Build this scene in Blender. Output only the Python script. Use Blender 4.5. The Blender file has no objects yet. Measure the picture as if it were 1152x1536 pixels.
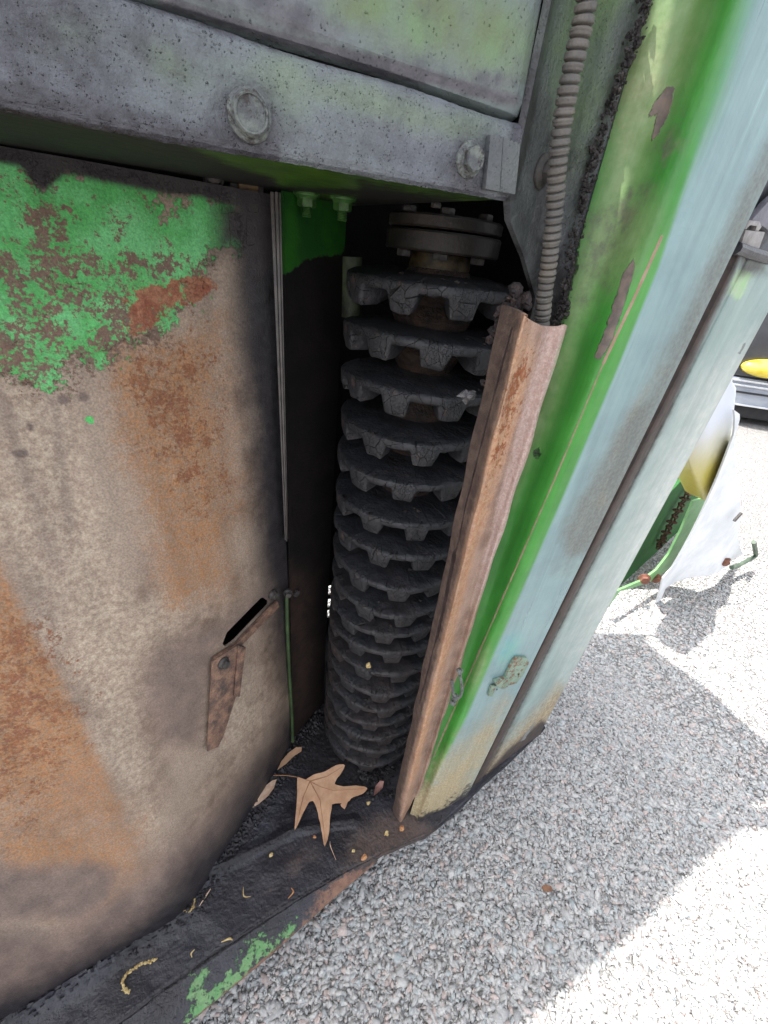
import bpy, bmesh, math, random
import numpy as np
from mathutils import Vector, Matrix
R = math.radians
rng = np.random.default_rng(7); random.seed(7)
S = bpy.context.scene
COL = S.collection
# ------------------------------------------------------------------ camera
EZ = 0.87                      # eye height above the gravel
F = 634.0                      # focal length in photo pixels (1152 x 1536)
nz = lambda v: np.array(v, float)/np.linalg.norm(v)
_up = -nz([-126, -1012, -634.]); _x = nz([1324, 233, -634.]); _x = nz(_x-_up*(_x@_up)); _y = np.cross(_up, _x)
M = np.array([_x, _y, _up])
CAM = np.array([0, 0, EZ])
cam = bpy.data.cameras.new('camera'); co = bpy.data.objects.new('camera', cam); COL.objects.link(co)
mw = Matrix.Identity(4)
for i in range(3):
    for j in range(3): mw[i][j] = M[i, j]
mw[2][3] = EZ
co.matrix_world = mw
cam.sensor_fit = 'VERTICAL'; cam.sensor_height = 36; cam.lens = F/1536*36
cam.clip_start = 0.01; cam.clip_end = 2000
S.camera = co
# ------------------------------------------------------------------ light
SUN_EL, SUN_AZ = 64.5, -66.6    # azimuth measured from +Y towards +X
w = bpy.data.worlds.new('World'); S.world = w; w.use_nodes = True
wn = w.node_tree.nodes; wl = w.node_tree.links
sky = wn.new('ShaderNodeTexSky'); sky.sky_type = 'NISHITA'; sky.sun_disc = False
sky.sun_elevation = R(SUN_EL); sky.sun_rotation = R(SUN_AZ); sky.dust_density = 3.0; sky.air_density = 1.0
hs = wn.new('ShaderNodeHueSaturation'); hs.inputs['Saturation'].default_value = 0.25
bg = wn['Background']; bg.inputs['Strength'].default_value = 0.15
wl.new(sky.outputs[0], hs.inputs['Color']); wl.new(hs.outputs[0], bg.inputs['Color'])
sl = bpy.data.lights.new('sun', 'SUN'); sl.energy = 3.0; sl.angle = R(0.5); sl.color = (1, .95, .88)
so = bpy.data.objects.new('sun', sl); COL.objects.link(so)
sd = Vector((math.sin(R(SUN_AZ))*math.cos(R(SUN_EL)), math.cos(R(SUN_AZ))*math.cos(R(SUN_EL)), math.sin(R(SUN_EL))))
so.rotation_euler = sd.to_track_quat('Z', 'Y').to_euler()
S.view_settings.view_transform = 'Standard'; S.view_settings.look = 'None'; S.view_settings.gamma = 1
S.view_settings.exposure = 1.72
# ------------------------------------------------------------------ projection helpers (used to measure real positions)
def ray(px, py): return M@nz([px-576, -(py-768), -F])
def proj(P):
    P = np.atleast_2d(P)-CAM; c = P@M
    d = np.where(c[:, 2] > -1e-3, -1e-3, c[:, 2])
    return 576-F*c[:, 0]/d, 768+F*c[:, 1]/d
def onz(px, py, z): r = ray(px, py); return CAM+r*(z-EZ)/r[2]
def ony(px, py, y): r = ray(px, py); return CAM+r*y/r[1]
def onvp(px, py, A, B):
    r = ray(px, py); n = np.array([-(B[1]-A[1]), B[0]-A[0]]); t = (n@np.array(A[:2]))/(n@r[:2]); return CAM+r*t
def ondist(px, py, d): r = ray(px, py); return CAM+r*d/np.hypot(r[0], r[1])
def plan(az, d): return np.array([math.sin(R(az))*d, math.cos(R(az))*d])
# ------------------------------------------------------------------ mask helpers, all in the wear and shade maps of the sheets
def psd(x, y, poly, soft):
    """soft inside-ness of a polygon: 1 inside, 0 outside"""
    x = np.asarray(x, float); y = np.asarray(y, float); P = np.array(poly, float); n = len(P)
    d = np.full(x.shape, 1e9); ins = np.zeros(x.shape, bool)
    for i in range(n):
        a = P[i]; b = P[(i+1) % n]; e = b-a
        t = np.clip(((x-a[0])*e[0]+(y-a[1])*e[1])/(e@e+1e-9), 0, 1)
        d = np.minimum(d, np.hypot(x-a[0]-t*e[0], y-a[1]-t*e[1]))
        c = (a[1] > y) != (b[1] > y)
        xi = (b[0]-a[0])*(y-a[1])/((b[1]-a[1]) if abs(b[1]-a[1]) > 1e-9 else 1e-9)+a[0]
        ins ^= c & (x < xi)
    s = np.where(ins, d, -d)
    return np.clip(.5+s/(2*soft), 0, 1)
def pline(x, y, pts, wid):
    d = np.full(np.shape(x), 1e9); P = np.array(pts, float)
    for i in range(len(P)-1):
        a = P[i]; e = P[i+1]-a
        t = np.clip(((x-a[0])*e[0]+(y-a[1])*e[1])/(e@e+1e-9), 0, 1)
        d = np.minimum(d, np.hypot(x-a[0]-t*e[0], y-a[1]-t*e[1]))
    return np.clip(1-d/(2*wid), 0, 1)
def blob(x, y, cx, cy, rx, ry, rot=0, soft=.5):
    c, s = math.cos(R(rot)), math.sin(R(rot)); u = ((x-cx)*c+(y-cy)*s)/rx; v = (-(x-cx)*s+(y-cy)*c)/ry
    return np.clip(.5+(1-np.hypot(u, v))/(2*soft), 0, 1)
# ------------------------------------------------------------------ materials
def lin(c):
    return tuple((v/255/12.92 if v/255 <= .04045 else ((v/255+.055)/1.055)**2.4) for v in c)+(1,)
class NT:
    def __init__(s, name):
        s.m = bpy.data.materials.new(name); s.m.use_nodes = True; s.t = s.m.node_tree; s.n = s.t.nodes; s.l = s.t.links
        s.b = s.n['Principled BSDF']; s.co = s.n.new('ShaderNodeTexCoord').outputs['Object']
    def mp(s, sc, co=None):
        a = s.n.new('ShaderNodeMapping'); a.inputs['Scale'].default_value = sc; s.l.new(co or s.co, a.inputs[0]); return a.outputs[0]
    def noise(s, scale, detail=4, rough=.6, co=None, dist=0):
        a = s.n.new('ShaderNodeTexNoise'); a.inputs['Scale'].default_value = scale; a.inputs['Detail'].default_value = detail
        a.inputs['Roughness'].default_value = rough; a.inputs['Distortion'].default_value = dist
        s.l.new(co or s.co, a.inputs['Vector']); return a.outputs['Fac']
    def vor(s, scale, feat='F1', out='Distance', co=None, rnd=1):
        a = s.n.new('ShaderNodeTexVoronoi'); a.feature = feat; a.inputs['Scale'].default_value = scale
        a.inputs['Randomness'].default_value = rnd
        s.l.new(co or s.co, a.inputs['Vector']); return a.outputs[out]
    def attr(s, name):
        a = s.n.new('ShaderNodeAttribute'); a.attribute_name = name; return a.outputs['Fac']
    def math(s, op, a, b=None, c=None):
        x = s.n.new('ShaderNodeMath'); x.operation = op
        for i, v in enumerate((a, b, c)):
            if v is None: continue
            if isinstance(v, (int, float)): x.inputs[i].default_value = v
            else: s.l.new(v, x.inputs[i])
        return x.outputs[0]
    def ss(s, v, lo, hi, a=0, b=1):
        x = s.n.new('ShaderNodeMapRange'); x.interpolation_type = 'SMOOTHSTEP'
        s.l.new(v, x.inputs[0]); x.inputs[1].default_value = lo; x.inputs[2].default_value = hi
        x.inputs[3].default_value = a; x.inputs[4].default_value = b; return x.outputs[0]
    def mix(s, f, a, b):
        x = s.n.new('ShaderNodeMix'); x.data_type = 'RGBA'
        for i, v in ((0, f), (6, a), (7, b)):
            if isinstance(v, (int, float)): x.inputs[i].default_value = v
            elif isinstance(v, tuple): x.inputs[i].default_value = v
            else: s.l.new(v, x.inputs[i])
        return x.outputs[2]
    def mixf(s, f, a, b):
        x = s.n.new('ShaderNodeMix'); x.data_type = 'FLOAT'
        for i, v in ((0, f), (2, a), (3, b)):
            if isinstance(v, (int, float)): x.inputs[i].default_value = v
            else: s.l.new(v, x.inputs[i])
        return x.outputs[0]
    def bump(s, h, dist, strength=1, prev=None):
        x = s.n.new('ShaderNodeBump'); x.inputs['Distance'].default_value = dist; x.inputs['Strength'].default_value = strength
        s.l.new(h, x.inputs['Height'])
        if prev is not None: s.l.new(prev, x.inputs['Normal'])
        return x.outputs[0]
    def fin(s, col, rough, normal=None, metal=0, spec=.5):
        for k, v in (('Base Color', col), ('Roughness', rough), ('Metallic', metal), ('Specular IOR Level', spec)):
            if isinstance(v, (int, float, tuple)): s.b.inputs[k].default_value = v
            else: s.l.new(v, s.b.inputs[k])
        if normal is not None: s.l.new(normal, s.b.inputs['Normal'])
        return s.m
def layered(name, base, layers, bumps, rough=.6, spec=.4, metal=0, speck=None, streak=None):
    """base=(c1,c2,scale); layer=(attr or None,const,edge scale,edge amp,width,c1,c2,col scale,rough,raise)"""
    t = NT(name)
    c = t.mix(t.ss(t.noise(base[2], 6, .65), .35, .65), base[0], base[1])
    if len(base) > 3:
        c = t.mix(t.ss(t.noise(base[5], 3, .5), .4, .62), c, t.mix(t.noise(base[4]), base[3], base[0]))
    rg = rough; hgt = None
    for (at, k, es, ea, wd, c1, c2, cs, ro, up) in layers:
        v = t.attr(at) if at else k
        nn = t.math('ADD', t.math('MULTIPLY', t.math('SUBTRACT', t.noise(es, 6, .72), .5), ea*3.2), t.math('MULTIPLY', t.math('SUBTRACT', t.noise(es*.2, 4, .65), .5), ea*2.6 if at else 0))
        f = t.ss(t.math('ADD', nn, v), .5-wd, .5+wd)
        if at:    # nothing where the map is empty
            f = t.math('MULTIPLY', f, t.ss(v, .0, .2))
        lc = t.mix(t.ss(t.noise(cs, 5, .6), .35, .65), c1, c2)
        c = t.mix(f, c, lc); rg = t.mixf(f, rg, ro)
        h = t.math('MULTIPLY', f, up); hgt = h if hgt is None else t.math('ADD', hgt, h)
    if speck:
        sv = t.ss(t.noise(speck[0], 3, .6), .3, .72, 1-speck[1], 1+speck[1])
        x = t.n.new('ShaderNodeVectorMath'); x.operation = 'SCALE'; t.l.new(c, x.inputs[0]); t.l.new(sv, x.inputs['Scale']); c = x.outputs[0]
    if streak:      # run-down streaks and fine scratches along the height
        a_, sx_ = streak
        sv = t.ss(t.noise(sx_, 5, .7, t.mp((1, 1, .045))), .3, .7, 1-a_, 1+a_)
        s2 = t.ss(t.noise(sx_*5, 2, .5, t.mp((1, 1, .02))), .70, .74, 1, 1+a_*1.6)
        x = t.n.new('ShaderNodeVectorMath'); x.operation = 'SCALE'; t.l.new(c, x.inputs[0]); t.l.new(t.math('MULTIPLY', sv, s2), x.inputs['Scale']); c = x.outputs[0]
        rg = t.math('ADD', t.math('MULTIPLY', t.noise(sx_, 5, .7, t.mp((1, 1, .06))), .22), t.math('ADD', rg, -.11) if not isinstance(rg, float) else rg-.11)
    nm = None
    if hgt is not None: nm = t.bump(hgt, .001, 1)
    for (kind, sc, dist) in bumps:
        if kind == 'n': h = t.noise(sc, 4, .6)
        elif kind == 'p': h = t.ss(t.vor(sc), .0, .35, 1, 0)          # rounded grains
        elif kind == 'g':                                              # sparse grains
            h = t.math('MULTIPLY', t.ss(t.vor(sc), .05, .3, 1, 0), t.ss(t.noise(sc*.35, 2), .48, .6))
        nm = t.bump(h, dist, 1, nm)
    return t.fin(c, rg, nm, metal, spec)
def simple(name, c1, c2, scale=60, rough=.6, bsc=400, bd=.0004, metal=0, spec=.4):
    return layered(name, (lin(c1), lin(c2), scale), [], [('n', bsc, bd)], rough, spec, metal)
# ------------------------------------------------------------------ object helpers
def link(name, me, mat, parent=None, smooth=True):
    o = bpy.data.objects.new(name, me); COL.objects.link(o)
    if mat: me.materials.append(mat)
    if smooth and len(me.polygons): me.polygons.foreach_set('use_smooth', [True]*len(me.polygons))
    if parent is not None: o.parent = parent
    return o
def tag(o, label=None, cat=None, group=None, kind=None):
    if label: o['label'] = label
    if cat: o['category'] = cat
    if group: o['group'] = group
    if kind: o['kind'] = kind
    return o
def mesh(name, V, Fc):
    me = bpy.data.meshes.new(name); me.from_pydata([tuple(map(float, v)) for v in V], [], [tuple(map(int, f)) for f in Fc]); me.update(); return me
def cr(P, n):
    """Catmull-Rom through control values P (k,...) sampled n+1 times"""
    P = np.asarray(P, float); k = len(P)
    if k == 2: t = np.linspace(0, 1, n+1).reshape((-1,)+(1,)*(P.ndim-1)); return P[0]*(1-t)+P[1]*t
    E_ = np.concatenate([[2*P[0]-P[1]], P, [2*P[-1]-P[-2]]]); out = []
    for u in np.linspace(0, k-1, n+1):
        i = min(int(u), k-2); f = u-i; a, b, c, d = E_[i:i+4]
        out.append(.5*((2*b)+(-a+c)*f+(2*a-5*b+4*c-d)*f*f+(-a+3*b-3*c+d)*f**3))
    return np.array(out)
def lp(P, n):
    P = np.asarray(P, float); k = len(P); u = np.linspace(0, k-1, n+1); i = np.minimum(u.astype(int), k-2); f = (u-i).reshape((-1,)+(1,)*(P.ndim-1))
    return P[i]*(1-f)+P[i+1]*f
SURF = {}
def sheet(name, G, nu, nv, thick, mat, parent=None, masks=None, su=cr, sv=cr, rough=0, hole=None, away=None, disp=None, label=None):
    """G[row][col] control points; rows along v. away: direction of the thickness"""
    G = np.asarray(G, float)
    A = np.array([su(r_, nu) for r_ in G]); A = sv(A, nv)            # (nv+1, nu+1, 3)
    N = np.cross(np.gradient(A, axis=1), np.gradient(A, axis=0)); N /= np.linalg.norm(N, axis=2, keepdims=True)+1e-12
    ctr = A.reshape(-1, 3).mean(0); av = (ctr-CAM) if away is None else np.array(away, float)
    if (N.reshape(-1, 3).mean(0)@av) < 0: N = -N                     # N points away from the viewer
    if disp is not None: A = A-N*disp(A)[..., None]
    px, py = proj(A.reshape(-1, 3)); SURF[name] = (A.reshape(-1, 3), px, py, N.reshape(-1, 3))
    h, w_ = nv+1, nu+1; idx = np.arange(h*w_).reshape(h, w_)
    q = np.stack([idx[:-1, :-1], idx[:-1, 1:], idx[1:, 1:], idx[1:, :-1]], -1).reshape(-1, 4)
    V = A.reshape(-1, 3).copy()
    if hole:
        for H in hole:
            ins = psd(px, py, H, .001) > .5; kill = ins[q].all(1); q = q[~kill]
            used = np.zeros(len(V), bool); used[q.reshape(-1)] = True
            P = np.array(H, float)
            for i in np.where(ins & used)[0]:
                best = None
                for a_, b_ in zip(P, np.roll(P, -1, 0)):
                    e = b_-a_; t = np.clip(((px[i]-a_[0])*e[0]+(py[i]-a_[1])*e[1])/(e@e), 0, 1); c = a_+t*e; d = math.hypot(px[i]-c[0], py[i]-c[1])
                    if best is None or d < best[0]: best = (d, c)
                c = best[1]; r = ray(*c); nrm = N.reshape(-1, 3)[i]; t = (nrm@(V[i]-CAM))/(nrm@r); V[i] = CAM+r*t
    n0 = len(V); B = V+N.reshape(-1, 3)*thick
    V2 = np.concatenate([V, B]); ed = {}
    for f in q:
        for a_, b_ in ((f[0], f[1]), (f[1], f[2]), (f[2], f[3]), (f[3], f[0])):
            k_ = (min(a_, b_), max(a_, b_)); ed[k_] = (a_, b_) if k_ not in ed else None
    Fs = [tuple(f) for f in q]+[tuple(int(v)+n0 for v in f[::-1]) for f in q]+[(e[1], e[0], e[0]+n0, e[1]+n0) for e in ed.values() if e is not None]
    me = mesh(name, V2, Fs)
    for k_, v in (masks(px, py, A.reshape(-1, 3)) if masks else {}).items():
        at = me.attributes.new(k_, 'FLOAT', 'POINT'); vv = np.concatenate([v, v]).astype(np.float32); at.data.foreach_set('value', vv)
    o = link(name, me, mat, parent)
    try: me.set_sharp_from_angle(angle=R(40))
    except Exception: pass
    if label: o['label'] = label
    return o
def hit(surf, x, y, off=0):
    V, px, py, N = SURF[surf]; i = int(np.argmin((px-x)**2+(py-y)**2)); r = ray(x, y); n = N[i]
    return CAM+r*((n@(V[i]-CAM))/(n@r))-n*off, -n
def bm_obj(name, bm, mat, parent=None, smooth=True, ang=35):
    bmesh.ops.recalc_face_normals(bm, faces=bm.faces)
    me = bpy.data.meshes.new(name); bm.to_mesh(me); bm.free(); o = link(name, me, mat, parent, smooth)
    if smooth:
        try: me.set_sharp_from_angle(angle=R(ang))
        except Exception: pass
    return o
def frame_at(p, n, spin=0):
    z = Vector(n).normalized(); q = z.to_track_quat('Z', 'Y'); return Matrix.Translation(Vector(p))@q.to_matrix().to_4x4()@Matrix.Rotation(spin, 4, 'Z')
def add_lathe(bm, prof, seg, mat4=Matrix.Identity(4), cap=True, hexr=None):
    rings = []
    for (r, z) in prof:
        ring = []
        for k in range(seg):
            a = 2*math.pi*k/seg; ring.append(bm.verts.new(mat4@Vector((r*math.cos(a), r*math.sin(a), z))))
        rings.append(ring)
    for a, b in zip(rings, rings[1:]):
        for k in range(seg): bm.faces.new((a[k], a[(k+1) % seg], b[(k+1) % seg], b[k]))
    if cap: bm.faces.new(rings[0][::-1]); bm.faces.new(rings[-1])
def add_prism(bm, bot, top, bev=0):
    """closed prism between two same-length loops"""
    a = [bm.verts.new(Vector(map(float, p))) for p in bot]; b = [bm.verts.new(Vector(map(float, p))) for p in top]; n = len(a)
    fs = [bm.faces.new(a[::-1]), bm.faces.new(b)]
    for k in range(n): fs.append(bm.faces.new((a[k], a[(k+1) % n], b[(k+1) % n], b[k])))
    if bev:
        es = list({e for f in fs for e in f.edges}); bmesh.ops.bevel(bm, geom=es, offset=bev, segments=2, affect='EDGES', profile=.6)
def add_box(bm, p0, p1, bev=0, mat4=None):
    x0, y0, z0 = p0; x1, y1, z1 = p1
    b = [(x0, y0, z0), (x1, y0, z0), (x1, y1, z0), (x0, y1, z0)]; t = [(x0, y0, z1), (x1, y0, z1), (x1, y1, z1), (x0, y1, z1)]
    if mat4 is not None: b = [mat4@Vector(v) for v in b]; t = [mat4@Vector(v) for v in t]
    add_prism(bm, b, t, bev)
def add_tube(bm, pts, rad, seg=10, cap=True):
    P = [Vector(map(float, p)) for p in pts]; n = len(P); rr = rad if hasattr(rad, '__len__') else [rad]*n
    rings = []; up = Vector((.13, .2, 1)).normalized(); prev = None
    for i in range(n):
        t = (P[min(i+1, n-1)]-P[max(i-1, 0)]).normalized()
        if prev is None: u = t.cross(up); u = u.normalized() if u.length > 1e-4 else t.orthogonal().normalized()
        else: u = (prev-t*prev.dot(t)).normalized()
        prev = u; v = t.cross(u)
        rings.append([bm.verts.new(P[i]+(u*math.cos(2*math.pi*k/seg)+v*math.sin(2*math.pi*k/seg))*rr[i]) for k in range(seg)])
    for a, b in zip(rings, rings[1:]):
        for k in range(seg): bm.faces.new((a[k], a[(k+1) % seg], b[(k+1) % seg], b[k]))
    if cap: bm.faces.new(rings[0][::-1]); bm.faces.new(rings[-1])
def hexbolt(name, p, n, s, mat, parent, spin=.3, washer=True, label=None, dome=False, stub=0):
    """s = across-corner radius of the hex head"""
    bm = bmesh.new(); m4 = frame_at(p, n, spin)
    if washer: add_lathe(bm, [(s*1.38, -.001), (s*1.42, .0006), (s*1.36, .0016), (s*1.15, .0022), (s*1.02, .0034), (s*.97, .004)], 28, m4)
    z0 = .0032 if washer else 0
    add_lathe(bm, [(s*.9, z0), (s, z0+.0008), (s, z0+s*.62), (s*.93, z0+s*.72)], 6, m4)
    add_lathe(bm, [(s*.84, z0+s*.7), (s*.82, z0+s*.76), (s*.72, z0+s*.74), (s*.7, z0+s*.70)], 24, m4)
    if stub:
        pr = []
        for k in range(int(stub/.0011)): pr += [(s*.52, s*.7+k*.0011), (s*.44, s*.7+k*.0011+.00055)]
        add_lathe(bm, pr, 16, m4)
    o = bm_obj(name, bm, mat, parent)
    if label: o['label'] = label
    return o
def empty(name, loc=(0, 0, 0)):
    o = bpy.data.objects.new(name, None); COL.objects.link(o); o.location = loc; o.empty_display_size = .1; return o
#MATERIALS
# ------------------------------------------------------------------ materials of the place
GREEN = lin((52, 150, 48)); GREEND = lin((34, 112, 34)); GREENB = lin((86, 190, 96))
STEEL1 = lin((144, 126, 112)); STEEL2 = lin((108, 90, 78))
RUST1 = lin((176, 118, 72)); RUST2 = lin((134, 90, 62)); RRED = lin((124, 82, 62))
GREASE = lin((40, 38, 42)); GREASE2 = lin((24, 22, 25)); SOOT_SHADE = lin((50, 46, 48))
m_door = layered('door_steel', (STEEL1, STEEL2, 55, lin((152, 137, 123)), 300, 9), [
    ('pale', 0, 60, .25, .3, lin((172, 157, 140)), STEEL1, 200, .6, 0),
    ('orange', 0, 190, .30, .42, lin((154, 110, 74)), lin((142, 116, 94)), 260, .8, .15),
    ('deep', 0, 300, .6, .16, RRED, RUST2, 160, .85, .2),
    ('stain', 0, 45, .12, .35, lin((120, 103, 95)), lin((104, 90, 84)), 40, .5, 0),
    ('green', 0, 230, .55, .06, lin((72, 158, 80)), lin((104, 182, 118)), 30, .42, .45),
    ('speck', 0, 330, .75, .09, STEEL2, lin((110, 86, 74)), 90, .6, 0),
    ('red', 0, 130, .55, .1, lin((128, 76, 58)), lin((150, 104, 80)), 120, .8, .1),
    ('greenspot', 0, 70, .2, .05, lin((70, 172, 82)), lin((98, 196, 116)), 30, .42, .35),
    ('dark', 0, 30, .12, .42, SOOT_SHADE, lin((40, 36, 40)), 60, .5, 0),
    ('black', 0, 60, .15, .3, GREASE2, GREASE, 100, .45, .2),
    ], [('n', 900, .0005), ('n', 90, .0006)], rough=.55, speck=(620, .22), streak=(.10, 45))
m_beam = layered('grimy_beam_paint', (lin((106, 109, 118)), lin((88, 91, 100)), 30, lin((102, 112, 112)), 60, 10), [
    ('tint', 0, 40, .25, .40, lin((108, 122, 106)), lin((98, 110, 98)), 60, .5, 0),
    ('dark', 0, 45, .35, .35, lin((74, 74, 82)), lin((54, 54, 60)), 120, .45, .2),
    (None, -.19, 420, .30, .08, lin((66, 66, 70)), lin((80, 80, 86)), 60, .5, -.4),
    ('black', 0, 60, .25, .2, GREASE2, GREASE, 100, .4, .2)],
    [('n', 60, .0012), ('g', 480, .0011), ('g', 900, .0010), ('n', 300, .0012), ('n', 900, .0003)], rough=.45, spec=.5)
m_corner = layered('oily_corner_paint', (lin((84, 86, 92)), lin((68, 70, 76)), 30, lin((92, 98, 94)), 60, 10), [
    ('tint', 0, 40, .25, .40, lin((84, 104, 70)), lin((70, 84, 66)), 60, .5, 0),
    ('dark', 0, 45, .35, .35, lin((58, 58, 62)), lin((44, 43, 46)), 120, .45, .2),
    ('black', 0, 60, .25, .2, GREASE2, GREASE, 100, .4, .2)],
    [('n', 60, .0014), ('g', 700, .0010), ('n', 300, .0012)], rough=.42)
m_panelup = layered('grimy_upper_paint', (lin((108, 120, 118)), lin((92, 101, 102)), 30, lin((108, 113, 118)), 60, 9), [
    ('tint', 0, 26, .3, .4, lin((104, 128, 92)), lin((100, 112, 84)), 40, .5, 0),
    ('dark', 0, 60, .3, .3, lin((94, 92, 98)), lin((76, 76, 82)), 120, .5, .2),
    (None, -.2, 420, .30, .08, lin((66, 66, 68)), lin((82, 82, 88)), 60, .5, -.6)],
    [('n', 50, .0010), ('g', 500, .0008), ('n', 300, .0008)], rough=.5)
m_under = layered('green_underside', (lin((62, 92, 26)), lin((44, 72, 24)), 40), [
    ('dark', 0, 80, .25, .25, lin((13, 12, 13)), lin((20, 19, 15)), 80, .7, .3)],
    [('n', 120, .0008)], rough=.45)
m_green = layered('green_shield_paint', (lin((64, 136, 56)), lin((54, 122, 48)), 14), [
    ('faded', 0, 20, .10, .35, lin((118, 142, 96)), lin((96, 128, 74)), 60, .45, 0),
    ('rub', 0, 60, .35, .2, lin((104, 112, 84)), lin((88, 92, 78)), 200, .5, 0),
    ('pale', 0, 10, .02, .30, lin((122, 148, 150)), lin((112, 138, 142)), 18, .30, 0),
    ('teal', 0, 30, .1, .3, lin((96, 150, 160)), lin((110, 160, 150)), 40, .4, 0),
    ('grey', 0, 60, .2, .4, lin((112, 120, 116)), lin((98, 102, 100)), 300, .55, 0),
    ('tan', 0, 40, .2, .35, lin((168, 156, 128)), lin((140, 126, 96)), 300, .6, 0),
    ('chip', 0, 150, .35, .06, lin((96, 88, 84)), lin((120, 106, 98)), 120, .7, -.5),
    ('rust', 0, 120, .12, .12, lin((140, 112, 96)), lin((150, 128, 112)), 120, .8, -.2),
    ('black', 0, 140, .35, .12, GREASE, lin((58, 54, 54)), 150, .6, 1.5)],
    [('n', 500, .00012), ('n', 12, .0022), ('n', 45, .0006)], rough=.36, spec=.5, streak=(.13, 70))
m_pale = layered('chalky_shield_paint', (lin((138, 158, 154)), lin((126, 146, 144)), 22), [
    ('white', 0, 40, .2, .35, lin((184, 188, 184)), lin((168, 178, 174)), 90, .45, 0),
    ('greenish', 0, 50, .3, .2, lin((150, 190, 140)), lin((164, 186, 154)), 90, .45, 0),
    ('tan', 0, 50, .2, .35, lin((170, 156, 128)), lin((126, 112, 90)), 200, .6, 0),
    ('brown', 0, 90, .08, .22, lin((66, 54, 50)), lin((50, 43, 41)), 90, .6, 0),
    ('scr', 0, 300, .4, .1, lin((120, 124, 124)), lin((110, 112, 112)), 90, .6, 0)],
    [('n', 300, .0003), ('n', 40, .0010)], rough=.42, streak=(.12, 60))
m_chan = layered('rusty_guard', (lin((150, 124, 110)), lin((124, 100, 88)), 60, lin((160, 138, 124)), 200, 12), [
    ('orange', 0, 110, .30, .42, lin((158, 114, 84)), lin((172, 138, 110)), 200, .75, .1),
    ('spots', 0, 240, .6, .08, lin((134, 76, 44)), RUST2, 160, .85, .2),
    ('gstreak', 0, 120, .12, .05, lin((88, 170, 104)), lin((112, 180, 120)), 100, .5, .3),
    ('pinkish', 0, 200, .3, .3, lin((172, 152, 144)), lin((160, 136, 128)), 300, .7, 0),
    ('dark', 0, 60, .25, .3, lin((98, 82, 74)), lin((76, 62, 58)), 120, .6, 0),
    ('black', 0, 120, .3, .15, lin((66, 54, 52)), lin((50, 42, 42)), 100, .5, .6)],
    [('n', 700, .0005), ('n', 60, .0010)], rough=.5, speck=(700, .16), streak=(.16, 90))
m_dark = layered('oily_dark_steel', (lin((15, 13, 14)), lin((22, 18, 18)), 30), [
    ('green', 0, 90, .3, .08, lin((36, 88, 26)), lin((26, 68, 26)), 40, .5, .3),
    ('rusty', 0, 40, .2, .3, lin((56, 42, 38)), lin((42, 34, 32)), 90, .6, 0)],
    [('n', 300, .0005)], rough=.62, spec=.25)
m_floor = layered('greasy_floor_plate', (lin((44, 44, 50)), lin((31, 30, 35)), 22, lin((54, 54, 62)), 60, 10), [
    ('black', 0, 60, .25, .25, lin((28, 27, 31)), lin((40, 38, 42)), 90, .5, .6),
    ('brown', 0, 50, .25, .3, lin((68, 60, 58)), lin((84, 70, 64)), 200, .6, 0),
    ('green', 0, 170, .55, .08, lin((86, 136, 84)), lin((108, 140, 98)), 90, .5, .4),
    ('rust', 0, 140, .4, .15, lin((128, 98, 82)), lin((106, 80, 70)), 120, .8, 0)],
    [('n', 30, .003), ('n', 160, .0009), ('g', 520, .0012), ('n', 500, .0005)], rough=.38, spec=.4)
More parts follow.
